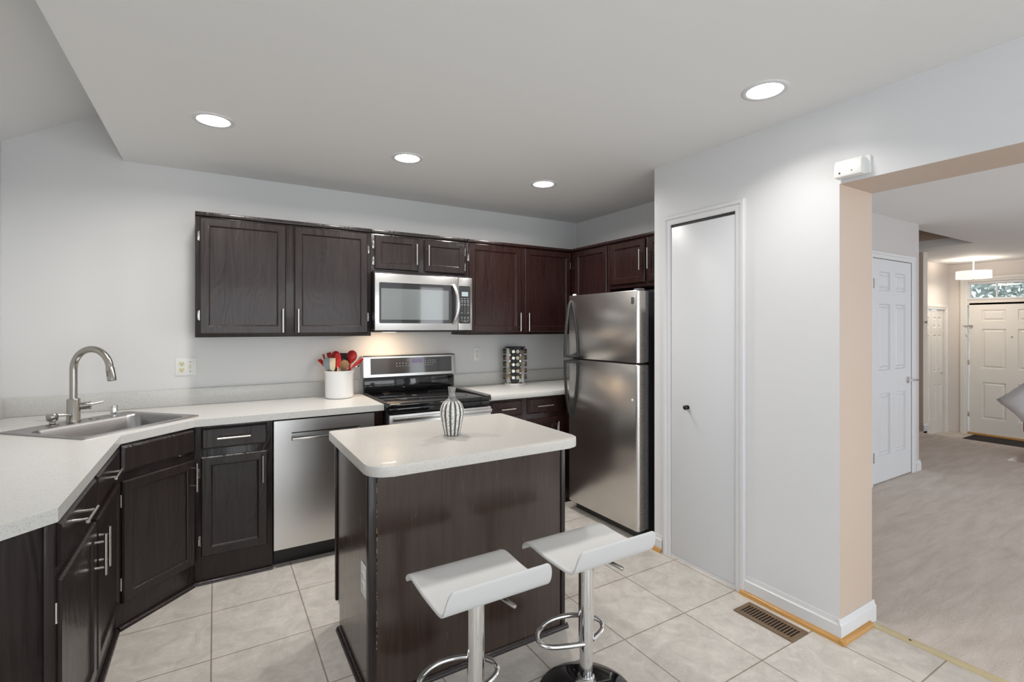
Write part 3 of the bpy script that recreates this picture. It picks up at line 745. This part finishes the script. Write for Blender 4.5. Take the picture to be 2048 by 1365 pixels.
# ------------------------------------------------------------------ refrigerator (front faces -x)
fg = thing('refrigerator', 'stainless top-freezer refrigerator with black bow handles', 'refrigerator', (2.391, 3.104, 0), -90)
WF = .751
MB().box(.004, WF-.004, .105, .672, .03, 1.672, .004).build('body', M['black'], fg)
def fdoor(z0, z1):
    pr = [(.000, .070), (.000, .018), (.004, .006), (.012, .001), (.022, 0), (.730, 0), (.740, .002), (.7475, .009), (.751, .020), (.751, .070)]
    return MB().prism(pr, z0, z1, .003, 1)
fz = fdoor(1.195, 1.680).build('freezer_door', M['fridge'], fg, smooth=30)
fd = fdoor(.075, 1.183).build('fridge_door', M['fridge'], fg, smooth=30)
for o_, z0, z1 in ((fz, 1.195, 1.680), (fd, .075, 1.183)):
    MB().box(.003, .748, .070, .104, z0+.003, z1-.003, .003).build('gasket', M['grey'], o_)
MB().box(.02, .74, .03, .10, 1.183, 1.195).build('door_gap', M['black'], fg)
MB().box(.03, .72, .06, .11, .012, .072, .002).build('grille', M['dgrey'], fg)
for x in (.05, .70):
    for y in (.14, .63): MB().lathe([(.02, 0), (.02, .031)], 12, (x, y, 0)).build('foot', M['black'], fg)
MB().box(.70, .745, .012, .07, 1.680, 1.694, .004).build('hinge_cap', M['grey'], fg)
MB().lathe([(.016, 0), (.016, .012), (.012, .016), (0, .016)], 14, (.02, .05, 1.680)).build('door_stop', M['white'], fg)
def bow(z0, z1):   # z0 = end near the gap, z1 = far end on the door
    n = 16; b = MB(); P = []
    for k in range(n+1):
        t = k/n; z = z0+(z1-z0)*t
        P.append((.050-.012*t, -.008-.060*math.cos(t*math.pi/2)**.75, z))
    P[-1] = (.038, -.004, z1)
    b.tube(P, .01, 12, flat=(.016, .0085, (1, 0, 0)))
    Q = []
    for k in range(n+1):
        t = k/n; z = z0+(z1-z0)*t
        Q.append((.046+.078*math.cos(t*math.pi/2)**.8, -.004, z))
    b.tube(Q, .01, 10, flat=(.011, .006, (1, 0, 0)))
    s = 1 if z1 > z0 else -1
    b.box(.036, .134, -.070, -.002, min(z0, z0+s*.018), max(z0, z0+s*.018), .005)
    return b
bow(1.200, 1.640).build('handle', M['dgrey'], fz, smooth=60)
bow(1.178, .735).build('handle', M['dgrey'], fd, smooth=60)
bd = MB().box(.690, .722, -.0015, .001, 1.588, 1.635, .0004).build('badge', M['nickel'], fz)
mb = MB()
for z, wd in ((1.628, .024), (1.618, .012), (1.611, .020), (1.603, .014), (1.596, .022)): mb.box(.694, .694+wd, -.0022, -.0013, z-.0028, z+.0022)
mb.build('badge_marks', M['burnt'], bd)
MB().lathe([(.009, 0), (.009, .002), (.006, .004), (0, .004)], 14, M=Matrix.Translation((.70, 0, .945)) @ Matrix.Rotation(R(90), 4, 'X')).build('door_dimple', M['white'], fd)

# ------------------------------------------------------------------ island
isl = thing('kitchen_island', 'dark wood kitchen island with pale speckled top in the room center', 'kitchen island')
ix0, ix1, iy0, iy1 = .505, 1.425, 1.888, 2.49
mb = MB(); mb.box(ix0, ix1, iy0, iy0+.018, 0, CB).box(ix0, ix0+.018, iy0+.018, iy1-.07, 0, CB).box(ix0, ix0+.018, iy1-.07, iy1-.02, .115, CB).box(ix1-.018, ix1, iy0+.018, iy1-.07, 0, CB).box(ix1-.018, ix1, iy1-.07, iy1-.02, .115, CB)
mb.box(ix0, ix1, iy1-.02, iy1, .115, CB).box(ix0+.02, ix1-.02, iy1-.085, iy1-.07, 0, .115).box(ix0+.02, ix1-.02, iy0+.02, iy1-.02, .10, .115)
mb.build('body', M['woodisl'], isl, smooth=0)
cmb = MB().box(ix0-.008, ix0+.024, iy0-.010, iy0+.0, .0, CB, .003).box(ix0-.008, ix0, iy0, iy0+.026, 0, CB, .003)
MB().box(ix1-.016, ix1+.006, iy0-.008, iy0, 0, CB, .003).build('corner_molding', M['wood'], isl)
MB().box(ix0-.008, ix0, iy1-.022, iy1+.003, .115, CB, .002).build('corner_molding', M['wood'], isl)
quarter('x', ix0-.02, ix1+.02, iy0-.001, 0, .017).build('shoe_molding', M['wood'], isl)
quarter('y', iy0-.018, iy1-.07, ix0-.001, 0, .017).build('shoe_molding', M['wood'], isl)
# worn bare-wood chips on the corner molding
mb = cmb; mb.mi = 1; random.seed(11)
for k in range(42):
    z = random.uniform(.2, .86); L = random.uniform(.003, .022)*(1.6 if .55 < z < .75 else 1)
    mb.box(ix0+.0235, ix0+.0252, iy0-.0105, iy0-.004, z, z+L)
mb.build('corner_molding', [M['wood'], M['chip']], isl)
it0, it1, jt0, jt1 = .475, 1.450, 1.772, 2.530
top = []
for cx, cy, a0, r in ((it1, jt0, -90, .075), (it1, jt1, 0, .015), (it0, jt1, 90, .015), (it0, jt0, 180, .085)):
    sx = -1 if cx == it1 else 1; sy = 1 if cy == jt0 else -1
    for k in range(9): top.append((cx+sx*r+r*math.cos(R(a0+90*k/8)), cy+sy*r+r*math.sin(R(a0+90*k/8))))
MB().prism(top, CB+.0005, CT, .003, 2).build('countertop', M['quartzi'], isl, smooth=30)
MB().box(-.0325, .0325, -.004, 0, -.06, .06, .002)
# doors on the far side
for k in range(2):
    dd = MB().rings(.02+k*.45, .45+k*.45, .14, .86, DOOR).build('door', M['woodisl'], isl, smooth=15)
    dd.location = (ix1, iy1, 0); dd.rotation_euler = (0, 0, R(180))
    bar_pull(.42 if k == 0 else .50, .72).build('handle', M['nickel'], dd)

# wall plates
def outlet(name, label, loc, rz, kinds, plate='white', face='white', w=None, h=.115):
    w = w or .046*len(kinds)+.026
    o = thing(name, label, 'outlet', loc, rz)
    MB().box(-w/2, w/2, -.006, 0, -h/2, h/2, .0025).build('plate', M[plate], o)
    for i, k in enumerate(kinds):
        x = (i-(len(kinds)-1)/2)*.046
        if k == 'o':
            for z in (-.0195, .0195):
                sk_ = MB().prism([(p[0], p[1]) for p in rrect(x-.0165, x+.0165, z-.0145, z+.0145, .012, 0)], -.0085, -.005, axis='y').build('socket', M[face], o)
                m_ = MB(); m_.box(x-.008, x-.0055, -.009, -.008, z-.001, z+.008).box(x+.0055, x+.008, -.009, -.008, z-.001, z+.007).box(x-.0025, x+.0025, -.009, -.008, z-.010, z-.005); m_.build('slots', M['burnt'], sk_)
        elif k == 's':
            MB().box(x-.005, x+.005, -.016, -.005, -.012, .013, .002).build('toggle', M[face], o)
            m_ = MB(); m_.box(x-.003, x+.003, -.0072, -.0055, .027, .033).box(x-.003, x+.003, -.0072, -.0055, -.033, -.027); m_.build('screws', M['grey'], o)
    return o
outlet('outlet_plate', 'white wall plate with almond outlet and switch left of the wall cabinets', (-.163, YB, 1.176), 0, 'os', face='almond')
outlet('outlet_plate', 'white outlet plate on the back wall between range and spice carousel', (1.962, YB, 1.20), 0, 'o')
outlet('outlet_plate', 'white outlet plate on the left side of the island', (ix0, 1.962, .438), -90, 'o', w=.078, h=.122)

# ------------------------------------------------------------------ bar stools
def stool(label, loc, rz=0, hs=.582, group='white adjustable bar stools'):
    o = thing('bar_stool', label, 'bar stool', loc, rz, group)
    MB().lathe([(.186, 0), (.188, .004), (.180, .010), (.120, .020), (.060, .030), (.050, .034), (0, .036)], 56).build('base', M['blackgl'], o, smooth=50)
    MB().lathe([(.052, .031), (.050, .036), (.040, .048), (.034, .062), (.0325, .075), (.0265, .078)], 32).build('collar', M['chrome'], o, smooth=50)
    MB().lathe([(.0255, .03), (.0255, .26)], 32).build('gas_cylinder', M['chrome'], o)
    MB().lathe([(.0265, .192), (.0295, .192), (.0295, hs-.026), (.02, hs-.026)], 32).build('sleeve', M['chrome'], o)
    path = [(-.020, -.012, .211), (-.080, .006, .213), (-.151, .030, .217), (-.182, .060, .225), (-.168, .100, .237), (-.122, .120, .250), (-.067, .118, .260), (.013, .092, .264), (.074, .044, .260), (.092, .011, .250), (.075, -.012, .236), (.020, -.016, .218)]
    # smooth the loop
    P = [Vector(p) for p in path]
    for _ in range(2):
        Q = [P[0]]
        for a, b in zip(P, P[1:]): Q += [a*.75+b*.25, a*.25+b*.75]
        P = Q+[P[-1]]
    MB().tube(P, .0095, 12).build('footrest', M['chrome'], o, smooth=60)
    MB().tube([(.02, -.008, hs-.040), (.066, -.050, hs-.056)], .0045, 8).build('lever_rod', M['dgrey'], o)
    MB().tube([(.063, -.047, hs-.055), (.066, -.051, hs-.0562), (.087, -.110, hs-.066), (.088, -.113, hs-.0665)], [.006, .0075, .0075, .006], 12).build('lever', M['nickel'], o, smooth=50)
    MB().box(-.085, .085, -.085, .085, hs-.028, hs-.020, .003).build('mounting_plate', M['dgrey'], o)
    # seat: a sheet bent up at the near edge and down at the far edge
    prof = [(-.186, .088), (-.184, .078), (-.177, .050), (-.168, .022), (-.155, .004), (-.132, -.004), (-.06, -.005), (0, -.006), (.06, -.002), (.10, .002), (.13, .000), (.155, -.010), (.172, -.024), (.186, -.042)]
    HW = .190; nx = 14; th = .007
    def hw(i):  # rounded corners at the two bent edges
        y = prof[i][0]
        if i == 0: return HW-.022
        if i == 1: return HW-.010
        if i == 2: return HW-.002
        if i == len(prof)-1: return HW-.012
        return HW
    xs = [-1, -.985, -.93, -.90, -.6, -.3, 0, .3, .6, .90, .93, .985, 1]
    dz = [-.004, .0, .001, .0, .0, 0, 0, 0, 0, .0, .001, .0, -.004]
    b = MB(); T = []; B = []
    for i, (y, z) in enumerate(prof):
        a = prof[max(i-1, 0)]; c = prof[min(i+1, len(prof)-1)]
        t = Vector((c[0]-a[0], c[1]-a[1])).normalized(); nrm = Vector((-t.y, t.x))
        rt, rb = [], []
        for x, d_ in zip(xs, dz):
            e_ = d_ + (.5*th if i in (0, len(prof)-1) else th)*(.55 if abs(x) == 1 else 1)
            rt.append(b.bm.verts.new((x*hw(i), y+nrm.x*e_, hs+z+nrm.y*e_)))
            rb.append(b.bm.verts.new((x*hw(i), y-nrm.x*.005, hs+z-nrm.y*.005)))
        T.append(rt); B.append(rb)
    for i in range(len(prof)-1):
        for k in range(len(xs)-1):
            b.bm.faces.new((T[i][k], T[i][k+1], T[i+1][k+1], T[i+1][k])); b.bm.faces.new((B[i][k], B[i+1][k], B[i+1][k+1], B[i][k+1]))
        for k in (0, len(xs)-1): b.bm.faces.new((T[i][k], T[i+1][k], B[i+1][k], B[i][k]))
    for i in (0, len(prof)-1):
        for k in range(len(xs)-1): b.bm.faces.new((T[i][k], T[i][k+1], B[i][k+1], B[i][k]))
    so_ = b.build('seat', M['seat'], o, smooth=70)
    sm = so_.modifiers.new('s', 'SUBSURF'); sm.levels = 1; sm.render_levels = 2
    return o
stool('nearer white bar stool with chrome post on the left', (.757, 1.492, 0), 0)
stool('white bar stool on the right toward the pantry door', (1.240, 1.495, 0), 0)

# ------------------------------------------------------------------ things on the counters
vs = MB().lathe([(0, .004), (.034, 0), (.038, .004), (.050, .060), (.0565, .100), (.055, .125), (.046, .148), (.030, .163), (.0185, .172), (.0160, .185), (.0160, .205), (.0185, .222), (.0195, .226), (.0165, .226), (.013, .205), (0, .19)], 64)
vs.build('vase', M['vase'], loc=(.961, 2.144, CT+.0008), smooth=60)
tag(bpy.data.objects['vase'], 'narrow-necked grey and white striped ceramic vase on the island', 'vase')

cx, cy = .768, 3.690
MB().lathe([(0, .006), (.085, 0), (.094, .004), (.098, .014), (.0985, .180), (.103, .190), (.104, .196), (.097, .197), (.0925, .188), (.0925, .012), (0, .010)], 56).build('utensil_crock', M['ceramic'], loc=(cx, cy, CT+.0008), smooth=50)
tag(bpy.data.objects['utensil_crock'], 'round white ceramic crock full of cooking utensils beside the range', 'utensil crock')
# utensils: base point inside the crock, head point outside, kind of head
# image-plane axes at the crock: right = (.856,-.516), away = (.516,.856)
rt = Vector((.8563, -.5165, 0)); aw = Vector((.5165, .8563, 0))
def utensil(name, label, rx, az, top_z, L, wd, kind, m, hm=None, twist=0):
    """rx, az: offset of head tip to the right / away from the crock axis; top_z above counter"""
    tip = Vector((0, 0, top_z))+rt*rx+aw*az
    lat = rt*rx+aw*az; rim = lat.copy(); lim = .070
    if rim.length > lim: rim = rim.normalized()*lim
    foot = lat.normalized()*.052+Vector((0, 0, .018)); rim = rim+Vector((0, 0, .198))
    dr_ = (tip-rim).normalized()
    o = thing(name, label, 'utensil', (cx, cy, CT))
    L = min(L*1.1, (tip-rim).length*.98); wd *= 1.3
    hs_ = tip-dr_*L
    MB().tube([foot, foot.lerp(rim, .85), rim.lerp(hs_, .3) if (hs_-rim).dot(dr_) > .02 else rim.lerp(hs_, .5)-Vector((0, 0, .01)), hs_+dr_*.012], .0045, 8).build('handle', hm or m, o)
    side = (rt*math.cos(R(twist))+aw*math.sin(R(twist))); side = (side-dr_*side.dot(dr_)).normalized(); nn = dr_.cross(side)
    b = MB()
    if kind == 'whisk':
        for q in range(5):
            ang = math.pi*q/5; sd = side*math.cos(ang)+nn*math.sin(ang); P = []
            for k in range(17):
                t = k/16*2*math.pi - math.pi/2
                P.append(hs_+dr_*(L*.5*(1+math.sin(t)))+sd*(wd*.5*math.cos(t)))
            b.tube(P, .0016, 6)
    else:
        outl = {'spoon': [(0, .22), (.15, .55), (.4, .95), (.65, 1), (.85, .8), (.95, .5), (1, .15)],
                'spatula': [(0, .3), (.12, .8), (.3, .9), (.9, 1), (.97, .92), (1, .8)],
                'slant': [(0, .3), (.12, .85), (.5, 1), (.8, .98), (.9, .7), (1, .2)],
                'fork': [(0, .3), (.2, .8), (.5, 1), (.99, 1), (1, .95)]}[kind]
        rows = []
        for t, f in outl:
            c_ = hs_+dr_*(L*t)
            cup = .012*math.sin(math.pi*t) if kind in ('spoon', 'fork') else 0
            row = []
            for u in (-1, -.6, 0, .6, 1):
                p = c_+side*(wd*.5*f*u)-nn*(cup*(1-u*u))
                row.append((b.bm.verts.new(p+nn*.002), b.bm.verts.new(p-nn*.002)))
            rows.append(row)
        for i in range(len(rows)-1):
            for k in range(4):
                if kind == 'fork' and i >= 2 and k in (1,): continue
                a_, c_, d_, e_ = rows[i][k], rows[i][k+1], rows[i+1][k+1], rows[i+1][k]
                for s_ in (0, 1): b.bm.faces.new((a_[s_], c_[s_], d_[s_], e_[s_]))
            for k in (0, 4): b.bm.faces.new((rows[i][k][0], rows[i+1][k][0], rows[i+1][k][1], rows[i][k][1]))
        for i in (0, len(rows)-1):
            for k in range(4): b.bm.faces.new((rows[i][k][0], rows[i][k+1][0], rows[i][k+1][1], rows[i][k][1]))
    b.build('head', m, o, smooth=50)
    return o
UT = [('spatula', 'red spatula leaning farthest left in the crock', -.150, .01, .275, .085, .030, 'spatula', 'red', 'red', 65),
      ('pasta_fork', 'dark red toothed fork at upper left of the crock', -.105, .035, .318, .075, .046, 'fork', 'redd', 'redd', 10),
      ('slotted_spoon', 'red rounded spoon at the back left of the crock', -.058, .080, .332, .085, .060, 'spoon', 'red', 'red', -15),
      ('serving_spoon', 'blue-grey round spoon at the front left of the crock', -.070, -.040, .290, .095, .062, 'spoon', 'bluegrey', 'dgrey', -10),
      ('turner', 'black turner tucked behind the blue-grey spoon', -.030, .000, .285, .100, .050, 'spatula', 'dgrey', 'dgrey', 20),
      ('wooden_spatula', 'pale wooden spatula at the front middle of the crock', -.026, -.060, .290, .105, .032, 'spatula', 'palewood', 'palewood', 5),
      ('silicone_spatula', 'bright red upright spatula in the middle of the crock', .006, -.045, .325, .100, .034, 'slant', 'red', 'palewood', 0),
      ('turner', 'dark turner at the center back of the crock', .004, .078, .318, .070, .050, 'spatula', 'dgrey', 'dgrey', 0),
      ('whisk', 'wire whisk right of the bright red spatula', .024, .004, .280, .075, .050, 'whisk', 'chrome', 'chrome', 0),
      ('serving_spoon', 'dark red spoon standing tallest at the back right of the crock', .078, .066, .338, .090, .056, 'spoon', 'redd', 'redd', 20),
      ('serving_spoon', 'small bright red spoon before the tallest dark red spoon', .086, .022, .318, .060, .036, 'spoon', 'red', 'red', 0),
      ('wooden_spoon', 'brown wooden spoon at the front right of the crock', .062, -.062, .275, .075, .050, 'spoon', 'brownwood', 'brownwood', 0),
      ('spatula', 'long red spatula leaning farthest right over the range', .175, -.012, .285, .095, .030, 'spoon', 'red', 'red', 55),
      ('measuring_spoon', 'shiny steel spoon hanging out low at the right of the crock', .128, .070, .240, .040, .026, 'spoon', 'chrome', 'chrome', 40)]
for (nm, lb, rx, az, tz, L, wd, kd, m1, m2, tw) in UT: utensil(nm, lb, rx, az, tz, L, wd, kd, M[m1], M[m2], tw)

# spice carousel
SX, SY = 2.265, 3.705
sp_ = thing('spice_carousel', 'round chrome spice carousel on the right counter', 'spice rack', (SX, SY, CT+.0008), -28)
MB().lathe([(0, 0), (.092, 0), (.095, .004), (.095, .020), (.088, .024), (0, .024)], 40).build('base', M['chrome'], sp_, smooth=50)
MB().lathe([(0, .326), (.090, .326), (.093, .329), (.090, .336), (0, .338)], 40).build('top_plate', M['dgrey'], sp_, smooth=50)
mb = MB()
for k in range(4):
    a = R(90*k+45); c_, s_ = math.cos(a), math.sin(a)
    # bright post between two jar columns
    q = MB(); 
    for (u0, u1, v0, v1) in ((.070, .090, -.016, .016),):
        pts = [(u0*c_-v0*s_, u0*s_+v0*c_), (u1*c_-v0*s_, u1*s_+v0*c_), (u1*c_-v1*s_, u1*s_+v1*c_), (u0*c_-v1*s_, u0*s_+v1*c_)]
        mb.prism(pts, .0245, .3255, .004, 2)
mb.build('posts', M['chrome'], sp_, smooth=30)
MB().box(-.030, .030, -.030, .030, .0245, .3255).build('core', M['dgrey'], sp_)
tiers = ['top', 'second', 'middle', 'fourth', 'bottom']
cols = [('left side', 180), ('front', 270), ('right side', 0)]
spices = [(.28, .10, .03), (.34, .24, .08), (.20, .13, .05), (.14, .17, .06), (.36, .30, .20)]
jar_proto = None
random.seed(5)
jb = MB(); jb.lathe([(0, 0), (.019, 0), (.0205, .003), (.0205, .040), (.017, .046), (.017, .048)], 16)
jar_mesh = None; cap_mesh = None; lab_mesh = None
smats = [mat('spice_%s' % n_, c_, .25, coat=.6) for n_, c_ in zip(('chili', 'curry', 'cumin', 'basil', 'onion'), spices)]
FA = -28
for ti, tn in enumerate(tiers):
    z = CT+.298-.0565*ti
    for cn, ang in cols:
        a = R(FA+ang); dr_ = Vector((math.cos(a), math.sin(a), 0))
        offs = [0] if cn != 'front' else [-.0185, .0185]
        for oi, of in enumerate(offs[:2] if cn == 'front' else offs):
            tang = Vector((-dr_.y, dr_.x, 0))
            base = Vector((SX, SY, z))+dr_*(.048 if cn == 'front' else .052)+tang*of
            where = {'left side': 'sticking out at the left side', 'right side': 'sticking out at the right side'}.get(cn, ('in the front left column' if oi == 0 else 'in the front right column'))
            j = thing('spice_jar', 'spice jar %s, %s tier of the carousel' % (where, tn), 'spice jar', tuple(base), 0, 'spice jars in the carousel')
            j.rotation_euler = dr_.to_track_quat('Z', 'Y').to_euler()
            r_ = .0180 if cn == 'front' else .0225
            MB().lathe([(0, 0), (r_*.9, 0), (r_, .003), (r_, .028), (r_*.85, .033), (r_*.85, .036)], 16).build('jar', smats[(ti*2+oi+ang//90) % 5], j, smooth=50)
            MB().lathe([(r_*.87, .033), (r_*.90, .034), (r_*.90, .050), (r_*.82, .053), (0, .053)], 16).build('cap', M['dgrey'] if (cn != 'front' or oi == 0) else M['glassjar'], j, smooth=50)
            if cn == 'front' and oi == 0:
                tw = R((8, -15, 42, 8, 2)[ti]); c_, s_ = math.cos(tw)*.0115, math.sin(tw)*.0115
                lb = MB(); lb.prism([(c_-s_, s_+c_), (-c_-s_, -s_+c_), (-c_+s_, -s_-c_), (c_+s_, s_-c_)], .0532, .0538); lb.build('cap_label', M['white'], j)

# ------------------------------------------------------------------ lights in the ceiling
def downlight(label, x, y, p, sprd=165):
    o = thing('recessed_light', label, 'ceiling light', (x, y, CE), 0, 'recessed ceiling lights')
    MB().lathe([(.073, -.0005), (.073, -.004), (.080, -.006), (.093, -.004), (.095, -.0005)], 40, cap=False).build('trim_ring', M['trim'], o, smooth=60)
    MB().lathe([(0, -.003), (.074, -.003), (.074, -.0008), (0, -.0008)], 40).build('diffuser', M['lamp'], o)
    l = area('lamp', (x, y, CE-.012), (0, 0, 0), .14, .14, p, (1.0, .96, .91), 'DISK', spread=sprd)
    return o
downlight('round recessed ceiling light nearest the sink, left of three in a row', -.007, 2.860, 14.0)
downlight('round recessed ceiling light above the range, middle of three in a row', 1.000, 2.890, 14.0)
downlight('round recessed ceiling light near the refrigerator, last of three in a row', 2.020, 2.910, 14.0)
downlight('large-looking round recessed ceiling light near the hallway opening', 2.043, 1.262, 4.5, 130)

# ------------------------------------------------------------------ on the pantry wall, floor register
al = thing('wall_chime', 'white plastic alarm box on the wall at the opening corner', 'alarm', (XP, 1.150, 2.143), -90)
MB().box(.004, .126, -.014, 0, -.036, .044, .003).build('back_plate', M['white'], al)
mb = MB(); mb.prism([(-.012, -.038), (-.052, -.036), (-.056, -.026), (-.051, .022), (-.040, .038), (-.012, .041)], -.002, .108, .003, 2, axis='x'); mb.build('cover', M['white'], al, smooth=40)
MB().box(.020, .026, -.0575, -.053, -.024, -.017).build('sensor_hole', M['burnt'], al)
MB().box(.070, .074, -.0570, -.053, -.020, -.016).build('sensor_hole', M['burnt'], al)
fr_ = thing('floor_register', 'bronze slotted floor vent beside the pantry wall', 'floor vent', (2.245, 1.256, 0))
mb = MB()
mb.box(0, .135, 0, .022, .0003, .006, .002).box(0, .135, .276, .298, .0003, .006, .002).box(0, .028, .022, .276, .0003, .006, .002).box(.107, .135, .022, .276, .0003, .006, .002)
mb.build('frame', M['bronze'], fr_)
for k in range(16): MB().box(.028, .107, .030+k*.0155, .0355+k*.0155, .001, .0055).build('slat', M['bronze'], fr_)
MB().box(.026, .109, .020, .278, .0002, .0008).build('duct', M['darkhole'], fr_)
MB().lathe([(.006, 0), (.005, .0015), (0, .002)], 10, (2.718, .985, .005)).build('screw', M['burnt'])
tag(bpy.data.objects['screw'], 'dark screw head in the brass floor strip', 'screw')

# ------------------------------------------------------------------ foyer
pl = thing('pendant_lamp', 'lit white drum pendant lamp in the foyer', 'pendant lamp', (9.80, 2.76, 2.165))
MB().lathe([(.203, 0), (.203, .112), (.199, .112), (.199, 0)], 48, cap=False).build('lamp_shade', M['shade'], pl, smooth=40)
MB().lathe([(0, -.006), (.10, -.004), (.198, .006), (.198, .010), (0, .008)], 48).build('diffuser', M['shade'], pl, smooth=40)
MB().lathe([(0, -.022), (.012, -.018), (.012, -.006)], 14).build('finial', M['nickel'], pl)
MB().tube([(0, 0, .0), (0, 0, .295)], .008, 10).build('rod', M['white'], pl)
MB().lathe([(0, .278), (.055, .280), (.060, .288), (.060, .2985)], 28).build('canopy', M['white'], pl)
ll = bpy.data.lights.new('pendant_bulb', 'POINT'); ll.energy = 6; ll.color = (1, .86, .70); ll.shadow_soft_size = .12
lo_ = bpy.data.objects.new('pendant_bulb', ll); COL.objects.link(lo_); lo_.location = (9.80, 2.76, 2.24)
area('pendant_glow', (9.80, 2.76, 2.14), (0, 0, 0), .36, .36, 8, (1, .88, .74), 'DISK')
MB().box(9.35, 10.40, 1.55, 2.92, -.2995, -.285, .004).build('doormat', M['mat'])
tag(bpy.data.objects['doormat'], 'dark brown doormat before the front door', 'doormat')
MB().lathe([(.016, 0), (.016, .006), (.012, .010), (.020, .026), (.020, .034), (0, .040)], 14, M=Matrix.Rotation(R(90), 4, 'X')).build('wall_hook', M['nickel'], loc=(8.36, 2.869, 1.50))
tag(bpy.data.objects['wall_hook'], 'small metal knob on the stair wall end', 'hook')
# red armchair at the right edge with a fluffy white pillow
ac = thing('armchair', 'red armchair at the right edge of the hallway view', 'armchair', (7.52, 1.06, -.3), 90)
MB().box(-.02, .54, -.50, -.02, .26, .44, .05, 3).build('seat', M['redfab'], ac, smooth=60)
MB().box(-.10, .63, .0, .12, .58, .79, .04, 3).build('backrest', M['redfab'], ac, smooth=60)
for x in (.02, .46): MB().box(x, x+.05, .01, .08, .30, .60, .01).build('back_post', M['brownwood'], ac)
for x in (.02, .50):
    for y in (-.46, -.06): MB().tube([(x, y, 0), (x, y, .27)], [.016, .024], 10).build('leg', M['brownwood'], ac)
random.seed(2)
b = MB(); g = bmesh.ops.create_cube(b.bm, size=1)
bmesh.ops.subdivide_edges(b.bm, edges=b.bm.edges, cuts=9, use_grid_fill=True)
for v_ in b.bm.verts:
    x, y, z = [2*c for c in v_.co]
    puff = (1-abs(x)**2.2)*(1-abs(z)**2.2)
    v_.co = Vector((x*.24*(1-.03*(1-z*z)), y*(.025+.09*max(puff, 0)**.5), z*.22*(1-.03*(1-x*x)))) + Vector((random.uniform(-1, 1), random.uniform(-1, 1), random.uniform(-1, 1)))*.006
b.build('pillow', M['fluff'], smooth=80)
po = bpy.data.objects['pillow']; tag(po, 'fluffy white pillow on the red armchair at the right edge', 'pillow')
po.location = (7.30, 1.535, .655); po.rotation_euler = (0, R(45), R(90))

# ------------------------------------------------------------------ outdoors seen through the transom
struct('ground', MB().box(10.7, 24, -8, 12, -.5, -.35), M['asphalt'], 'ground outside the front door')
tr = thing('tree', 'green leafy tree outside the transom window', 'tree', (15.0, 2.9, -.35))
MB().tube([(0, 0, 0), (.05, 0, 1.5), (0, .1, 3.0)], [.16, .13, .09], 10).build('trunk', M['bark'], tr)
b = MB(); random.seed(9)
for k in range(5200):
    c = Vector((random.gauss(0, .8), random.gauss(0, 1.7), 3.1+random.gauss(0, .9)))
    d1_ = Vector((random.uniform(-1, 1), random.uniform(-1, 1), random.uniform(-1, 1))).normalized()*.09; d2_ = d1_.orthogonal().normalized()*.045
    b.bm.faces.new([b.bm.verts.new(c+p) for p in (-d1_, d2_, d1_, -d2_)])
b.build('foliage', M['leaf'], tr, smooth=0, fix=False)
